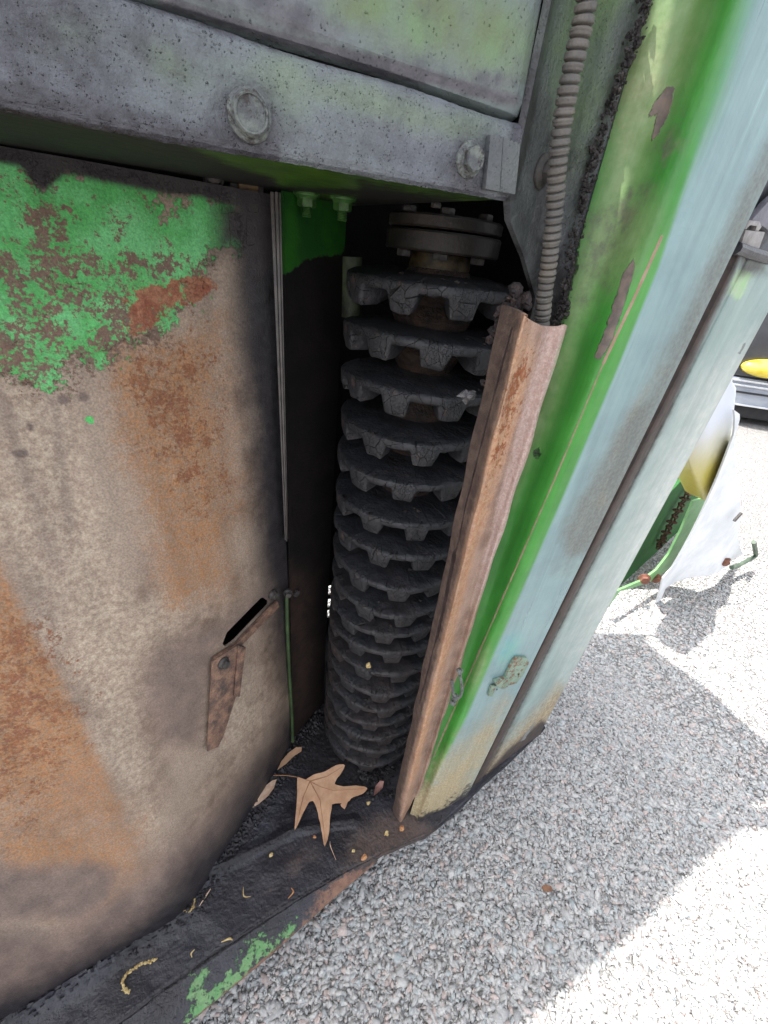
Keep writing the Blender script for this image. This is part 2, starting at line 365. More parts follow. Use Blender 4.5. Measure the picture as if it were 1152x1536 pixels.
def rubber_mat():
    t = NT('cracked_rubber')
    sx = t.n.new('ShaderNodeSeparateXYZ'); t.l.new(t.co, sx.inputs[0])
    ang = t.math('ARCTAN2', sx.outputs[1], sx.outputs[0])
    cb = t.n.new('ShaderNodeCombineXYZ'); wob = t.math('MULTIPLY', t.noise(90, 3), .09)
    t.l.new(t.math('ADD', t.math('MULTIPLY', ang, 1), wob), cb.inputs[0]); t.l.new(t.math('MULTIPLY', sx.outputs[2], 9), cb.inputs[1])
    oi = t.n.new('ShaderNodeObjectInfo'); t.l.new(t.math('MULTIPLY', oi.outputs['Random'], 40), cb.inputs[2])
    cr1 = t.vor(7.5, 'DISTANCE_TO_EDGE', 'Distance', cb.outputs[0])
    lower = t.ss(t.math('SQRT', t.math('ADD', t.math('MULTIPLY', sx.outputs[0], sx.outputs[0]), t.math('MULTIPLY', sx.outputs[1], sx.outputs[1]))), .074, .081)
    crack = t.math('MULTIPLY', t.ss(cr1, .0, .022, 1, 0), lower)
    dn = t.n.new('ShaderNodeTexNoise'); dn.inputs['Scale'].default_value = 160; dn.inputs['Detail'].default_value = 4; t.l.new(t.co, dn.inputs['Vector'])
    dsc = t.n.new('ShaderNodeVectorMath'); dsc.operation = 'SCALE'; t.l.new(dn.outputs['Color'], dsc.inputs[0]); dsc.inputs['Scale'].default_value = .012
    dad = t.n.new('ShaderNodeVectorMath'); dad.operation = 'ADD'; t.l.new(t.co, dad.inputs[0]); t.l.new(dsc.outputs[0], dad.inputs[1])
    fine = t.math('MULTIPLY', t.ss(t.vor(210, 'DISTANCE_TO_EDGE', 'Distance', dad.outputs[0]), .0, .05, 1, 0), t.math('MULTIPLY', lower, t.ss(t.noise(28, 2), .48, .6)))
    c = t.mix(t.ss(t.noise(34, 5), .35, .65), lin((34, 35, 39)), lin((47, 48, 53)))
    c = t.mix(t.ss(t.noise(60, 5, .7), .58, .72), c, lin((74, 60, 56)))
    c = t.mix(t.ss(t.noise(700, 2, .5), .76, .8), c, lin((120, 116, 112)))
    c = t.mix(t.math('MULTIPLY', fine, .45), c, lin((24, 24, 27)))
    c = t.mix(crack, c, lin((8, 8, 9)))
    ge = t.n.new('ShaderNodeNewGeometry'); wear = t.math('MULTIPLY', t.ss(ge.outputs['Pointiness'], .53, .62), t.ss(t.noise(110, 4, .7), .42, .6))
    c = t.mix(t.math('MULTIPLY', wear, .55), c, lin((104, 100, 102)))
    sp = t.n.new('ShaderNodeSeparateXYZ'); t.l.new(ge.outputs['Position'], sp.inputs[0])
    low = t.math('MULTIPLY', t.ss(sp.outputs[2], .62, .30), t.ss(t.noise(18, 4, .6), .38, .62)); c = t.mix(t.math('MULTIPLY', low, .6), c, lin((62, 50, 46)))
    h = t.math('SUBTRACT', 0, t.math('ADD', crack, t.math('MULTIPLY', fine, .4)))
    nm = t.bump(h, .002); nm = t.bump(t.noise(260, 5, .65), .0009, 1, nm); nm = t.bump(t.noise(45, 3, .6), .0035, 1, nm)
    return t.fin(c, t.mixf(t.noise(60), .42, .66), nm, 0, .45)
m_rub = rubber_mat()
m_bolt = layered('grimy_bolt', (lin((104, 110, 106)), lin((74, 76, 80)), 150), [(None, .38, 220, .5, .1, lin((66, 56, 52)), lin((44, 40, 42)), 200, .6, .2)], [('n', 500, .0009), ('n', 160, .0012)], rough=.45, spec=.5)
m_dbolt = simple('dark_bolt', (70, 66, 64), (46, 43, 43), 150, .5, 500, .0004)
m_gnut = simple('green_nut', (60, 98, 46), (42, 72, 34), 120, .45, 500, .0003)
m_flange = simple('oily_brown_flange', (42, 36, 33), (26, 23, 22), 60, .5, 300, .0006)
m_hub = simple('brass_brown_hub', (80, 64, 36), (34, 29, 24), 60, .5, 300, .0006)
m_shaft = simple('rusty_shaft', (62, 46, 38), (30, 26, 25), 60, .75, 160, .004)
m_cond = layered('dusty_conduit', (lin((98, 94, 90)), lin((82, 80, 78)), 40), [(None, .3, 50, .4, .25, lin((126, 112, 98)), lin((110, 100, 88)), 100, .7, 0)], [('n', 500, .0004)], rough=.55)
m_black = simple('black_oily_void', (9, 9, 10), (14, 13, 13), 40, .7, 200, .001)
m_crumb = simple('grease_crumbs', (44, 42, 46), (28, 27, 30), 90, .5, 500, .001)
m_leaf = layered('dry_leaf', (lin((196, 158, 128)), lin((182, 142, 112)), 60), [(None, .12, 500, .5, .08, lin((140, 98, 76)), lin((150, 108, 80)), 100, .7, 0)], [('n', 160, .0006)], rough=.6)
m_leaf2 = simple('pale_dry_leaf', (206, 180, 158), (180, 146, 124), 90, .6, 300, .0005)
m_straw = simple('straw', (190, 172, 124), (160, 134, 88), 200, .6)
m_seed = simple('seed_husk', (150, 98, 66), (176, 134, 92), 200, .6)
m_white = layered('white_sheet_metal', (lin((226, 228, 230)), lin((206, 210, 214)), 12), [(None, .06, 12, .5, .2, lin((176, 176, 172)), lin((190, 186, 180)), 60, .6, 0)], [('n', 12, .003)], rough=.5)
#STRUCTURE
# ================================================================== GROUND
PZ = EZ-.76                     # top of the picker's floor plate
def gravel_mat(stone):
    t = NT('crushed_stone' if stone else 'gravel_bed')
    if stone:
        gi = t.attr('tone'); gj = t.attr('hue')
        c = t.mix(gi, lin((138, 139, 141)), lin((186, 185, 183)))
        c = t.mix(t.math('MULTIPLY', t.ss(gj, .80, .95), .5), c, lin((184, 154, 144)))
        c = t.mix(t.math('MULTIPLY', t.ss(gj, .28, .05), .5), c, lin((138, 154, 160)))
        c = t.mix(t.math('MULTIPLY', t.ss(t.noise(260, 4, .65), .35, .7), .35), c, lin((206, 204, 200)))
        nm = t.bump(t.noise(380, 4, .6), .0012)
        return t.fin(c, .75, nm, 0, .3)
    sc = 95.0
    wv = t.n.new('ShaderNodeVectorMath'); wv.operation = 'ADD'; t.l.new(t.co, wv.inputs[0])
    nt = t.n.new('ShaderNodeTexNoise'); nt.inputs['Scale'].default_value = 40; t.l.new(t.co, nt.inputs['Vector'])
    sv = t.n.new('ShaderNodeVectorMath'); sv.operation = 'SCALE'; t.l.new(nt.outputs['Color'], sv.inputs[0]); sv.inputs['Scale'].default_value = .012
    t.l.new(sv.outputs[0], wv.inputs[1])
    cell = t.vor(sc, 'F1', 'Color', wv.outputs[0]); ed = t.vor(sc, 'DISTANCE_TO_EDGE', 'Distance', wv.outputs[0])
    sr = t.n.new('ShaderNodeSeparateColor'); t.l.new(cell, sr.inputs[0])
    c = t.mix(sr.outputs[0], lin((138, 138, 138)), lin((184, 182, 180)))
    c = t.mix(t.math('MULTIPLY', t.ss(sr.outputs[1], .85, .97), .5), c, lin((186, 156, 148)))
    c = t.mix(t.math('MULTIPLY', t.ss(sr.outputs[2], .2, .05), .5), c, lin((136, 152, 160)))
    c = t.mix(t.ss(ed, .0, .08, .7, 0), c, lin((132, 128, 124)))
    c = t.mix(t.math('MULTIPLY', t.noise(400, 3), .4), c, lin((176, 174, 172)))
    h = t.math('ADD', t.ss(ed, 0, .22), t.math('MULTIPLY', sr.outputs[0], .6))
    nm = t.bump(h, .006); nm = t.bump(t.noise(300), .0015, 1, nm)
    return t.fin(c, .8, nm, 0, .25)
m_stone = gravel_mat(True); m_bed = gravel_mat(False)
def ground():
    n = 120; L = 400.0
    u = np.linspace(-1, 1, n+1); g = np.sign(u)*np.abs(u)**3*L
    X, Y = np.meshgrid(g+1, g+.5); Z = .006*np.sin(X*1.7)*np.cos(Y*1.3)*.15+.0012
    A = np.stack([X, Y, Z], -1).reshape(-1, 3); idx = np.arange((n+1)**2).reshape(n+1, n+1)
    q = np.stack([idx[:-1, :-1], idx[:-1, 1:], idx[1:, 1:], idx[1:, :-1]], -1).reshape(-1, 4)
    o = link('ground', mesh('ground', A, q), m_bed); tag(o, 'pale grey gravel yard under and beyond the machine', kind='structure'); return o
ground()
def stones():
    # unit stones: jittered, flattened hulls
    bms = []
    for k in range(14):
        bm = bmesh.new(); r_ = np.random.default_rng(k)
        for _ in range(12):
            v = r_.normal(size=3); v /= np.linalg.norm(v); v *= r_.uniform(.75, 1.1); bm.verts.new(v*np.array([1, r_.uniform(.55, .85), .36]))
        res = bmesh.ops.convex_hull(bm, input=bm.verts)
        for v in [v for v in bm.verts if not v.link_faces]: bm.verts.remove(v)
        bm.verts.index_update(); bms.append((np.array([v.co[:] for v in bm.verts]), [tuple(v.index for v in f.verts) for f in bm.faces])); bm.free()
    pos = []
    # visible gravel region only, dense near the machine, thinning out with distance
    def seen(x, y):
        px, py = proj(np.stack([x, y, np.zeros_like(x)], -1)); return (px > 100) & (px < 1260) & (py < 1640) & (py > 600)
    for (N, x0, x1, y0, y1, s0, s1) in ((84000, -.15, .95, -.32, .62, .0024, .0082), (34000, .8, 2.0, -.3, 1.0, .0045, .010), (4600, -.1, 1.4, -.32, .7, .0075, .0150), (3500, .1, .75, .55, 1.4, .006, .010)):
        x = rng.uniform(x0, x1, N); y = rng.uniform(y0, y1, N); m = seen(x, y) if y0 < .5 else np.ones(N, bool); x = x[m]; y = y[m]
        s = s0+(s1-s0)*rng.random(len(x))**1.9
        pos.append(np.stack([x, y, s], -1))
    pos = np.concatenate(pos); V = []; Fc = []; tone = []; hue = []; off = 0; cnt = []; lv = []
    for (x, y, s) in pos:
        vv, ff = bms[rng.integers(14)]; a = rng.uniform(0, 6.283); b, c = rng.normal(0, .15, 2)
        st = rng.uniform(.75, 1.45); P = vv*np.array([s*st, s/st**.5, s])
        ca, sa = math.cos(a), math.sin(a)
        Rz = np.array([[ca, -sa, 0], [sa, ca, 0], [0, 0, 1]]); Rx = np.array([[1, 0, 0], [0, math.cos(b), -math.sin(b)], [0, math.sin(b), math.cos(b)]]); Ry = np.array([[math.cos(c), 0, math.sin(c)], [0, 1, 0], [-math.sin(c), 0, math.cos(c)]])
        P = P@(Rz@Rx@Ry).T+np.array([x, y, rng.uniform(-.0012, .0018)+.0030-s*.16])
        V.append(P); t_ = rng.beta(2, 2); h_ = rng.random()
        tone.append(np.full(len(P), t_)); hue.append(np.full(len(P), h_))
        for f in ff: lv.extend(i+off for i in f); cnt.append(len(f))
        off += len(P)
    V = np.concatenate(V); me = bpy.data.meshes.new('gravel'); me.vertices.add(len(V)); me.vertices.foreach_set('co', V.astype(np.float32).ravel())
    me.loops.add(len(lv)); me.loops.foreach_set('vertex_index', np.array(lv, np.int32)); me.polygons.add(len(cnt))
    st_ = np.concatenate([[0], np.cumsum(cnt)[:-1]]).astype(np.int32); me.polygons.foreach_set('loop_start', st_); me.update(calc_edges=True); me.validate()
    for k_, v in (('tone', tone), ('hue', hue)):
        at = me.attributes.new(k_, 'FLOAT', 'POINT'); at.data.foreach_set('value', np.concatenate(v).astype(np.float32))
    o = link('gravel', me, m_stone, smooth=False); tag(o, 'loose angular grey, blue and pinkish gravel stones', 'gravel', kind='stuff')
stones()
# ================================================================== THE PICKER
picker = empty('cotton_picker', (.2, .4, 0))
tag(picker, 'worn green cotton picker head with a black toothed rubber doffer column', 'cotton picker')
PK = picker
def fixp(o): o.matrix_parent_inverse = Matrix.Translation(-picker.location)
_link = link
def link(name, me, mat, parent=None, smooth=True):
    o = _link(name, me, mat, parent, smooth)
    if parent is picker: o.matrix_parent_inverse = Matrix.Translation((-.2, -.4, 0))
    return o
YB = .25
bz = EZ+.0279; tilt = lambda x: .0185*x      # the beam's lower edge rises slightly to the right
# ---- side door (rusty sheet) : ruled surface, flares towards the viewer at the bottom left
bots = [onz(-400, 1640, PZ), onz(-180, 1575, PZ), onz(0, 1535, PZ), onz(60, 1500, PZ), onz(160, 1440, PZ), onz(260, 1372, PZ), onz(330, 1290, PZ), onz(390, 1200, PZ), onz(440, 1115, PZ)]
zt = EZ+.026
tops = [np.array([*(np.array([.1035, .4140])+(np.array([-.06, .387])-np.array([.1015, .414]))/.1637*s), zt]) for s in (.62, .46, .33, .27, .2, .14, .085, .04, 0)]
def door_disp(A):
    x, y = proj(A.reshape(-1, 3)); x = x.reshape(A.shape[:2]); y = y.reshape(A.shape[:2])
    d = .0015*np.sin(A[..., 0]*23+A[..., 2]*9)*np.cos(A[..., 2]*13)
    # pressed diagonal creases seen low on the sheet
    for (pts, a, w_) in (([(-60, 720), (0, 830), (100, 1040), (205, 1250), (250, 1335)], .006, 60), ([(60, 600), (110, 800)], -.003, 30), ([(0, 1420), (380, 1330)], .004, 60)):
        P = np.array(pts, float); dd = np.full(x.shape, 1e9)
        for i in range(len(P)-1):
            a_ = P[i]; e = P[i+1]-a_; t = np.clip(((x-a_[0])*e[0]+(y-a_[1])*e[1])/(e@e), 0, 1); dd = np.minimum(dd, np.hypot(x-a_[0]-t*e[0], y-a_[1]-t*e[1]))
        d += a*np.exp(-(dd/w_)**2)
    return d
def door_masks(x, y, P):
    g = psd(x, y, [(-200, 180), (0, 238), (40, 246), (62, 300), (95, 252), (150, 262), (200, 266), (240, 280), (244, 330), (290, 290), (330, 300), (352, 330), (350, 380), (322, 385), (316, 420), (280, 470), (262, 500), (220, 520), (180, 525), (150, 560), (120, 552), (100, 590), (50, 592), (20, 570), (-20, 560), (-200, 520)], 34)
    g2 = np.maximum.reduce([psd(x, y, q, 5) for q in ([(330, 295), (352, 296), (352, 318), (330, 320)], [(370, 305), (390, 308), (386, 318), (372, 316)], [(345, 330), (362, 335), (362, 372), (346, 368)], [(370, 328), (384, 340), (382, 366), (370, 368)], [(128, 625), (140, 625), (140, 635), (128, 635)])])
    inner = blob(x, y, 235, 455, 44, 30, -25, .9)+blob(x, y, 290, 432, 36, 14, -10, .9)
    sp = np.clip(.33*blob(x, y, 70, 490, 150, 110, 0, .8)+.14*(y > 380)*g+.34*blob(x, y, 80, 340, 22, 90, -25, .9)+.32*blob(x, y, 20, 480, 60, 50, 0, .8)+.20, 0, .5)*np.clip(g*2, 0, 1)
    o1 = psd(x, y, [(150, 520), (330, 480), (335, 590), (362, 720), (355, 800), (345, 890), (250, 920), (205, 760), (160, 620)], 40)
    o2 = psd(x, y, [(-400, 700), (-30, 800), (0, 845), (100, 1045), (212, 1260), (160, 1300), (60, 1300), (-60, 1290), (-400, 1200)], 15)*np.clip((1390-y)/260, 0, 1)
    o3 = psd(x, y, [(-60, 1210), (210, 1230), (240, 1310), (160, 1400), (0, 1330)], 60)*.75
    dp = np.clip(.42*psd(x, y, [(165, 520), (328, 490), (332, 600), (358, 740), (300, 800), (240, 700), (190, 640)], 35)+.42*blob(x, y, 40, 1100, 90, 150, 20, .7)+.3*blob(x, y, 10, 960, 60, 90, 0, .8), 0, .6)
    st = np.maximum.reduce([psd(x, y, [(240, 960), (330, 930), (400, 870), (420, 900), (330, 975), (305, 1122), (240, 1120), (212, 1060), (215, 990)], 22)*.75,
        psd(x, y, [(-100, 1290), (60, 1300), (130, 1290), (175, 1305), (170, 1350), (120, 1385), (80, 1380), (-100, 1390)], 26), psd(x, y, [(-200, 1380), (90, 1390), (300, 1230), (380, 1150), (440, 1120), (200, 1460), (-50, 1640), (-300, 1700)], 40)*.9,
        blob(x, y, 95, 600, 10, 8), blob(x, y, 125, 595, 9, 8), blob(x, y, 30, 680, 14, 7), blob(x, y, 45, 640, 6, 6), .45*blob(x, y, 60, 900, 60, 90, -20, 1), .4*blob(x, y, 120, 1180, 50, 40, 0, 1),
        .5*pline(x, y, [(80, 600), (105, 790)], 14), .5*pline(x, y, [(0, 600), (40, 720), (85, 850)], 22)])
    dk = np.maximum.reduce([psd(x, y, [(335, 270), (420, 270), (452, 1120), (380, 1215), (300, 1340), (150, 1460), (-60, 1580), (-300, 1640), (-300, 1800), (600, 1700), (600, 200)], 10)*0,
        psd(x, y, [(345, 375), (320, 395), (322, 300), (440, 270), (470, 1110), (418, 1010), (384, 820), (372, 640), (352, 500)], 34),  # soot stain and shade painted together down the right edge
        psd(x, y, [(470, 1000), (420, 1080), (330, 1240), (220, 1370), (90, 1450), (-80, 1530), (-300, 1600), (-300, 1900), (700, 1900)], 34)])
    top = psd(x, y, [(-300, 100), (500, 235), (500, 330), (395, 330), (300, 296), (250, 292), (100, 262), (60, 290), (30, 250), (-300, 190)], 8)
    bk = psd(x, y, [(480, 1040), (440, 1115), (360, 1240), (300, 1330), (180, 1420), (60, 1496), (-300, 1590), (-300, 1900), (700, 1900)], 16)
    bk = np.maximum(bk, .85*psd(x, y, [(372, 420), (440, 380), (450, 860), (412, 840), (396, 640)], 22))  # right edge blackened further, soot and shade alike
    pale = np.maximum.reduce([psd(x, y, [(0, 560), (110, 600), (200, 900), (260, 880), (330, 880), (280, 930), (215, 980), (205, 1080), (260, 1290), (215, 1250), (100, 1030), (0, 820), (-100, 760)], 50), .8*blob(x, y, 350, 1080, 60, 90, 20, .8)])*.9
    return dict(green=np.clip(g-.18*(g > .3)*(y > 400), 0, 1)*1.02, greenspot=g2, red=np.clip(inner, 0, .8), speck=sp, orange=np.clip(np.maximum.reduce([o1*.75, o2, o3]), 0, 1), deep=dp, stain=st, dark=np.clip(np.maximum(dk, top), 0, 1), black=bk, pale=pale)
SLOT = [(340, 949), (393, 895), (406, 904), (352, 961), (338, 971), (333, 968)]
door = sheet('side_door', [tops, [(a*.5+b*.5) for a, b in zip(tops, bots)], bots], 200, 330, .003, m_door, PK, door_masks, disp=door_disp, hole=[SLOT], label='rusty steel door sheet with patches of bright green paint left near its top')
# raised patch plate low on the door
def plate(name, surf, poly, off, thick, mat, parent, bev=.0005, label=None):
    bm = bmesh.new(); hs_ = [hit(surf, *p) for p in poly]
    nav = sum(h[1] for h in hs_)/len(hs_); nav = nav/np.linalg.norm(nav)
    bot = [h[0]+nav*off for h in hs_]; top = [h[0]+nav*(off+thick) for h in hs_]
    add_prism(bm, bot, top, bev); o = bm_obj(name, bm, mat, parent, ang=30)
    if label: o['label'] = label
    return o
m_patch = layered('rusty_patch', (lin((138, 108, 90)), lin((112, 84, 72)), 90), [(None, .45, 45, .5, .25, lin((78, 66, 62)), lin((62, 54, 52)), 120, .5, 0), (None, .2, 300, .5, .1, RRED, RUST2, 120, .8, .1)], [('n', 700, .0006)], rough=.6, speck=(620, .25))
def dp(name, poly, off, th, mat, bev=.0005): return plate(name, 'side_door', poly, off, th, mat, door, bev)
dp('latch_plate', [(313, 988), (352, 963), (361, 966), (349, 1040), (330, 1100), (322, 1116), (306, 1123)], .0045, .0022, m_patch)
dp('latch_strip', [(350, 964), (361, 966), (352, 1040), (344, 1040)], .0070, .002, m_patch)
dp('slot_lip', [(316, 985), (338, 971), (352, 962), (406, 905), (412, 900), (415, 908), (358, 966), (334, 984)], .0015, .0035, m_patch)
p_, n_ = hit('side_door', 329, 990, .0066); hexbolt('bolt', p_, n_, .0052, m_dbolt, door)
p_, n_ = hit('side_door', 408, 891, .001); hexbolt('bolt', p_, n_, .0050, m_dbolt, door)
p_, n_ = hit('side_door', 436, 889, -.004)
# dark gap between door top and beam is closed by a black inner plate
# ---- door edge seal and the green rod under it
def vtube(name, pts, rad, mat, seg=12, parent=PK, label=None):
    bm = bmesh.new(); P = lp(np.array(pts), 40); add_tube(bm, P, rad, seg); o = bm_obj(name, bm, mat, parent, ang=60)
    if label: o['label'] = label
    return o
m_seal = layered('door_edge_metal', (lin((84, 78, 76)), lin((60, 56, 56)), 60), [], [('n', 400, .0004)], rough=.35, spec=.6)
bm = bmesh.new()
a0 = ondist(405, 288, .418); a1 = ondist(427, 806, .420); b0 = ondist(421, 289, .418); b1 = ondist(432, 806, .420)
for (l, r_, th) in ((0, .38, .006), (.42, .72, .009), (.74, 1, .004)):
    q0, q1 = a0*(1-l)+b0*l, a0*(1-r_)+b0*r_; q2, q3 = a1*(1-r_)+b1*r_, a1*(1-l)+b1*l
    d = np.array([-.1, -.42, 0]); d = d/np.linalg.norm(d)
    add_prism(bm, [q0, q1, q2, q3], [q+d*th for q in (q0, q1, q2, q3)], .0007)
o = bm_obj('edge_strip', bm, m_seal, PK); o['label'] = 'dark ribbed metal strip along the edge of the door'
m_rod = simple('green_rod', (62, 84, 50), (44, 62, 38), 40, .4)
rp = [ondist(430, 893, .417), ondist(431, 940, .417), ondist(434, 1010, .417), ondist(438, 1075, .415), ondist(439, 1112, .413)]
vtube('hinge_rod', rp, .0026, m_rod, label='thin green rod below the dark edge strip')
hexbolt('bolt', ondist(432, 889, .413), (-.2, -1, 0), .0042, m_dbolt, PK); 
# ---- inner wall
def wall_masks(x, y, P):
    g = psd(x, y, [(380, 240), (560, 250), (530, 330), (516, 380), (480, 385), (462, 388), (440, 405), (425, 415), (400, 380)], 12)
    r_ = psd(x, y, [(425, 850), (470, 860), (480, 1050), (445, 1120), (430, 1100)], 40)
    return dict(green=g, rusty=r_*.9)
wA = np.array([.1127, .4150]); wB = np.array([.1853, .4600])
zr = EZ+.0295
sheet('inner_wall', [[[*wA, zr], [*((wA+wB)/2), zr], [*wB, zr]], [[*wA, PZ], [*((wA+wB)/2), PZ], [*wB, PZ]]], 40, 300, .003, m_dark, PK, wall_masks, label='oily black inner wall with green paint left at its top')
p_, n_ = hit('inner_wall', 443, 889, 0); hexbolt('bolt', p_, n_, .0055, m_dbolt, PK, washer=False)
for (x_, y_) in ((460, 292), (514, 309)):
    p = ondist(x_, y_-4, .435); p[2] = bz+tilt(p[0]); hexbolt('hanging_nut', p, (0, 0, -1), .0078, m_gnut, PK, spin=.2, stub=.012, label='green hex nut hanging under the beam')
# ---- back of the housing, with the slots the daylight shows through
YBK = .63
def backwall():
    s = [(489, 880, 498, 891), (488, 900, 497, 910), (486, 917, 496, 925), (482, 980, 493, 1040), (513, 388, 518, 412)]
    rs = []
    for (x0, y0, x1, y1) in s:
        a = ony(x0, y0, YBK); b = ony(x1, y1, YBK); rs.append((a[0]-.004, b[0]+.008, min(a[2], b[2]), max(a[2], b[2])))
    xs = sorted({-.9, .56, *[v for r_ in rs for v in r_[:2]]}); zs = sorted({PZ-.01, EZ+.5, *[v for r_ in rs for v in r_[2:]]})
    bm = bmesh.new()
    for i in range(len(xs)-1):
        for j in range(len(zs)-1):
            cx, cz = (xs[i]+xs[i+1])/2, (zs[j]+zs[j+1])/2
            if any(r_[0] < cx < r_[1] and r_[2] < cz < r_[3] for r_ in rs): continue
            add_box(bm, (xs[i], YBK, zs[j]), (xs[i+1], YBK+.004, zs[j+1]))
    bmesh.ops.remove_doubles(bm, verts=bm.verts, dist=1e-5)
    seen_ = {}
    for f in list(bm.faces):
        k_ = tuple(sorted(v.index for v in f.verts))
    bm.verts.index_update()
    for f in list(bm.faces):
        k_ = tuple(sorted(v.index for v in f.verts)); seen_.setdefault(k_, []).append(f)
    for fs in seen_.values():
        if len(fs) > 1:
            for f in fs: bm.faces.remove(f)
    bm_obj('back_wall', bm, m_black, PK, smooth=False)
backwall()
def hbox(name, p0, p1, mat, label=None, bev=0):
    bm = bmesh.new(); add_box(bm, p0, p1, bev); o = bm_obj(name, bm, mat, PK, smooth=False)
    if label: o['label'] = label
    return o
#TOP0
# ---- the beam: a box section with a flat face, a recessed panel above and a green underside
cz = EZ+.0665; bxr = .2045; bxl = -.45
def beam_masks(x, y, P):
    t_ = np.maximum.reduce([blob(x, y, 250, 90, 60, 26, 35, .9), blob(x, y, 540, 150, 180, 26, 15, .9), blob(x, y, 420, 120, 60, 60, 0, 1), blob(x, y, 690, 190, 60, 22, 12, .9), blob(x, y, 90, 40, 60, 40, 0, .9)])*.85
    e = pline(x, y, [(-300, 105), (0, 150), (350, 222), (500, 256)], 16)
    e2 = np.maximum(pline(x, y, [(820, -100), (765, 290)], 10), pline(x, y, [(200, -10), (430, 70), (770, 160)], 9))
    return dict(tint=t_, dark=np.clip(.6*e*(x < 420)+.8*e2+.45*blob(x, y, 100, 10, 160, 50, 15, 1)+.40*blob(x, y, 60, 130, 200, 60, 15, 1)+.5*blob(x, y, 374, 176, 44, 52, 0, .7)+.5*blob(x, y, 706, 244, 38, 44, 0, .7)+.33*blob(x, y, 560, 230, 120, 30, 12, 1)+.25, 0, .9), black=np.clip(.8*pline(x, y, [(-300, 125), (0, 168), (350, 240), (440, 256)], 7)+.35*pline(x, y, [(440, 256), (765, 300)], 5)+.6*(blob(x, y, 374, 172, 38, 48, 0, .15)-blob(x, y, 374, 168, 30, 38, 0, .15)).clip(0, 1), 0, .8))
nrow = 8
prof = [(YB+.004, bz-.0002), (YB+.0008, bz+.0014), (YB, bz+.004), (YB, bz+.02), (YB, cz-.008), (YB+.0006, cz-.003), (YB+.0026, cz-.0004), (YB+.009, cz+.0008)]
def lip(A):  # grains and scale standing on the face
    return .0006*np.sin(A[..., 0]*61)*np.sin(A[..., 2]*143)+.0004*rng.random(A.shape[:2])
sheet('beam_face', [[[x_, y_, z_+(tilt(x_) if z_ < EZ+.045 else 0)] for x_ in (bxl, -.2, 0, bxr)] for (y_, z_) in prof][::-1], 300, 60, .004, m_beam, PK, beam_masks, disp=lip, sv=lp, su=lp, label='grey grimy beam face studded with dirt above the door')
def up_masks(x, y, P):
    t_ = np.maximum.reduce([blob(x, y, 640, 20, 70, 60, 0, .9), blob(x, y, 740, 50, 60, 70, 0, .9), blob(x, y, 560, 10, 60, 30, 0, .9)])*.85
    d = np.maximum.reduce([pline(x, y, [(240, 0), (430, 60), (770, 150)], 12), pline(x, y, [(822, 0), (800, 130)], 9), .8*psd(x, y, [(240, -200), (500, -200), (440, 70), (240, 10)], 50), (.7*blob(x, y, 740, 120, 60, 20, 10, .8)), .8*blob(x, y, 420, 20, 130, 40, 20, .9), .5*blob(x, y, 620, 90, 120, 22, 14, 1), .28+0*x])
    return dict(tint=t_, dark=np.clip(d, 0, .85))
yp = YB+.010; zt2 = EZ+.5
prof = [(yp-.0005, cz+.0015), (yp-.0065, cz+.0035), (yp-.0085, cz+.008), (yp-.0085, cz+.05), (yp-.0085, cz+.2), (yp-.0085, zt2)]
sheet('upper_panel', [[[x_, y_+(.003 if x_ > .2 else 0), z_] for x_ in (bxl, -.2, 0, .196, .203)] for (y_, z_) in prof][::-1], 200, 160, .003, m_panelup, PK, up_masks, disp=lambda A: .0009*np.sin(A[..., 0]*31+1)*np.cos(A[..., 2]*47), sv=lp, su=lp, label='faded green-grey panel above the beam crease')
def und_masks(x, y, P):
    d = np.maximum.reduce([psd(x, y, [(-400, 0), (-400, 400), (430, 310), (412, 268), (330, 240), (230, 200), (60, 140), (0, 120)], 12), psd(x, y, [(540, 270), (900, 330), (900, 500), (520, 400), (530, 300)], 20), pline(x, y, [(300, 262), (420, 284), (620, 292)], 7)*.8])  # left end blackened for grease and for the shade of the gap
    return dict(dark=np.clip(d, 0, 1))
sheet('beam_underside', [[[x_, y_, bz+.0004+tilt(x_)] for x_ in (bxl, -.2, 0, .1, bxr)] for y_ in (YB+.004, .33, .40, .46, .63)], 120, 120, .003, m_under, PK, und_masks, away=(0, 0, 1), su=lp, sv=lp, label='green underside of the beam, blackened at the left with grease and painted gap shade')
p = ony(374, 174, YB-.001); p[1] = YB; bm = bmesh.new()
add_lathe(bm, [(.0090, -.001), (.0096, .0006), (.0093, .0022), (.0082, .0030), (.0076, .0048), (.0073, .0064), (.0068, .0069), (.0062, .0066), (.0060, .0058), (.0003, .0059)], 36, frame_at(p, (-.02, -1, .03)))
o = bm_obj('beam_bolt', bm, m_bolt, PK); o['label'] = 'large round-rimmed bolt on the left of the beam face'
p = ony(704, 240, YB-.001); p[1] = YB; hexbolt('beam_bolt', p, (0, -1, 0), .0060, m_bolt, PK, spin=.5, label='hex bolt on the beam face beside the small square bracket')
bm = bmesh.new()
q = [ony(*c, YB-.0005) for c in ((729, 203), (748, 206), (743, 288), (722, 284))]; q2_ = [ony(*c, YB-.0005) for c in ((750, 206), (776, 216), (768, 292), (745, 288))]
for qq, th in ((q, .004), (q2_, .003)): add_prism(bm, qq, [v+np.array([0, -th, 0]) for v in qq], .0004)
o = bm_obj('bracket', bm, m_corner, PK)
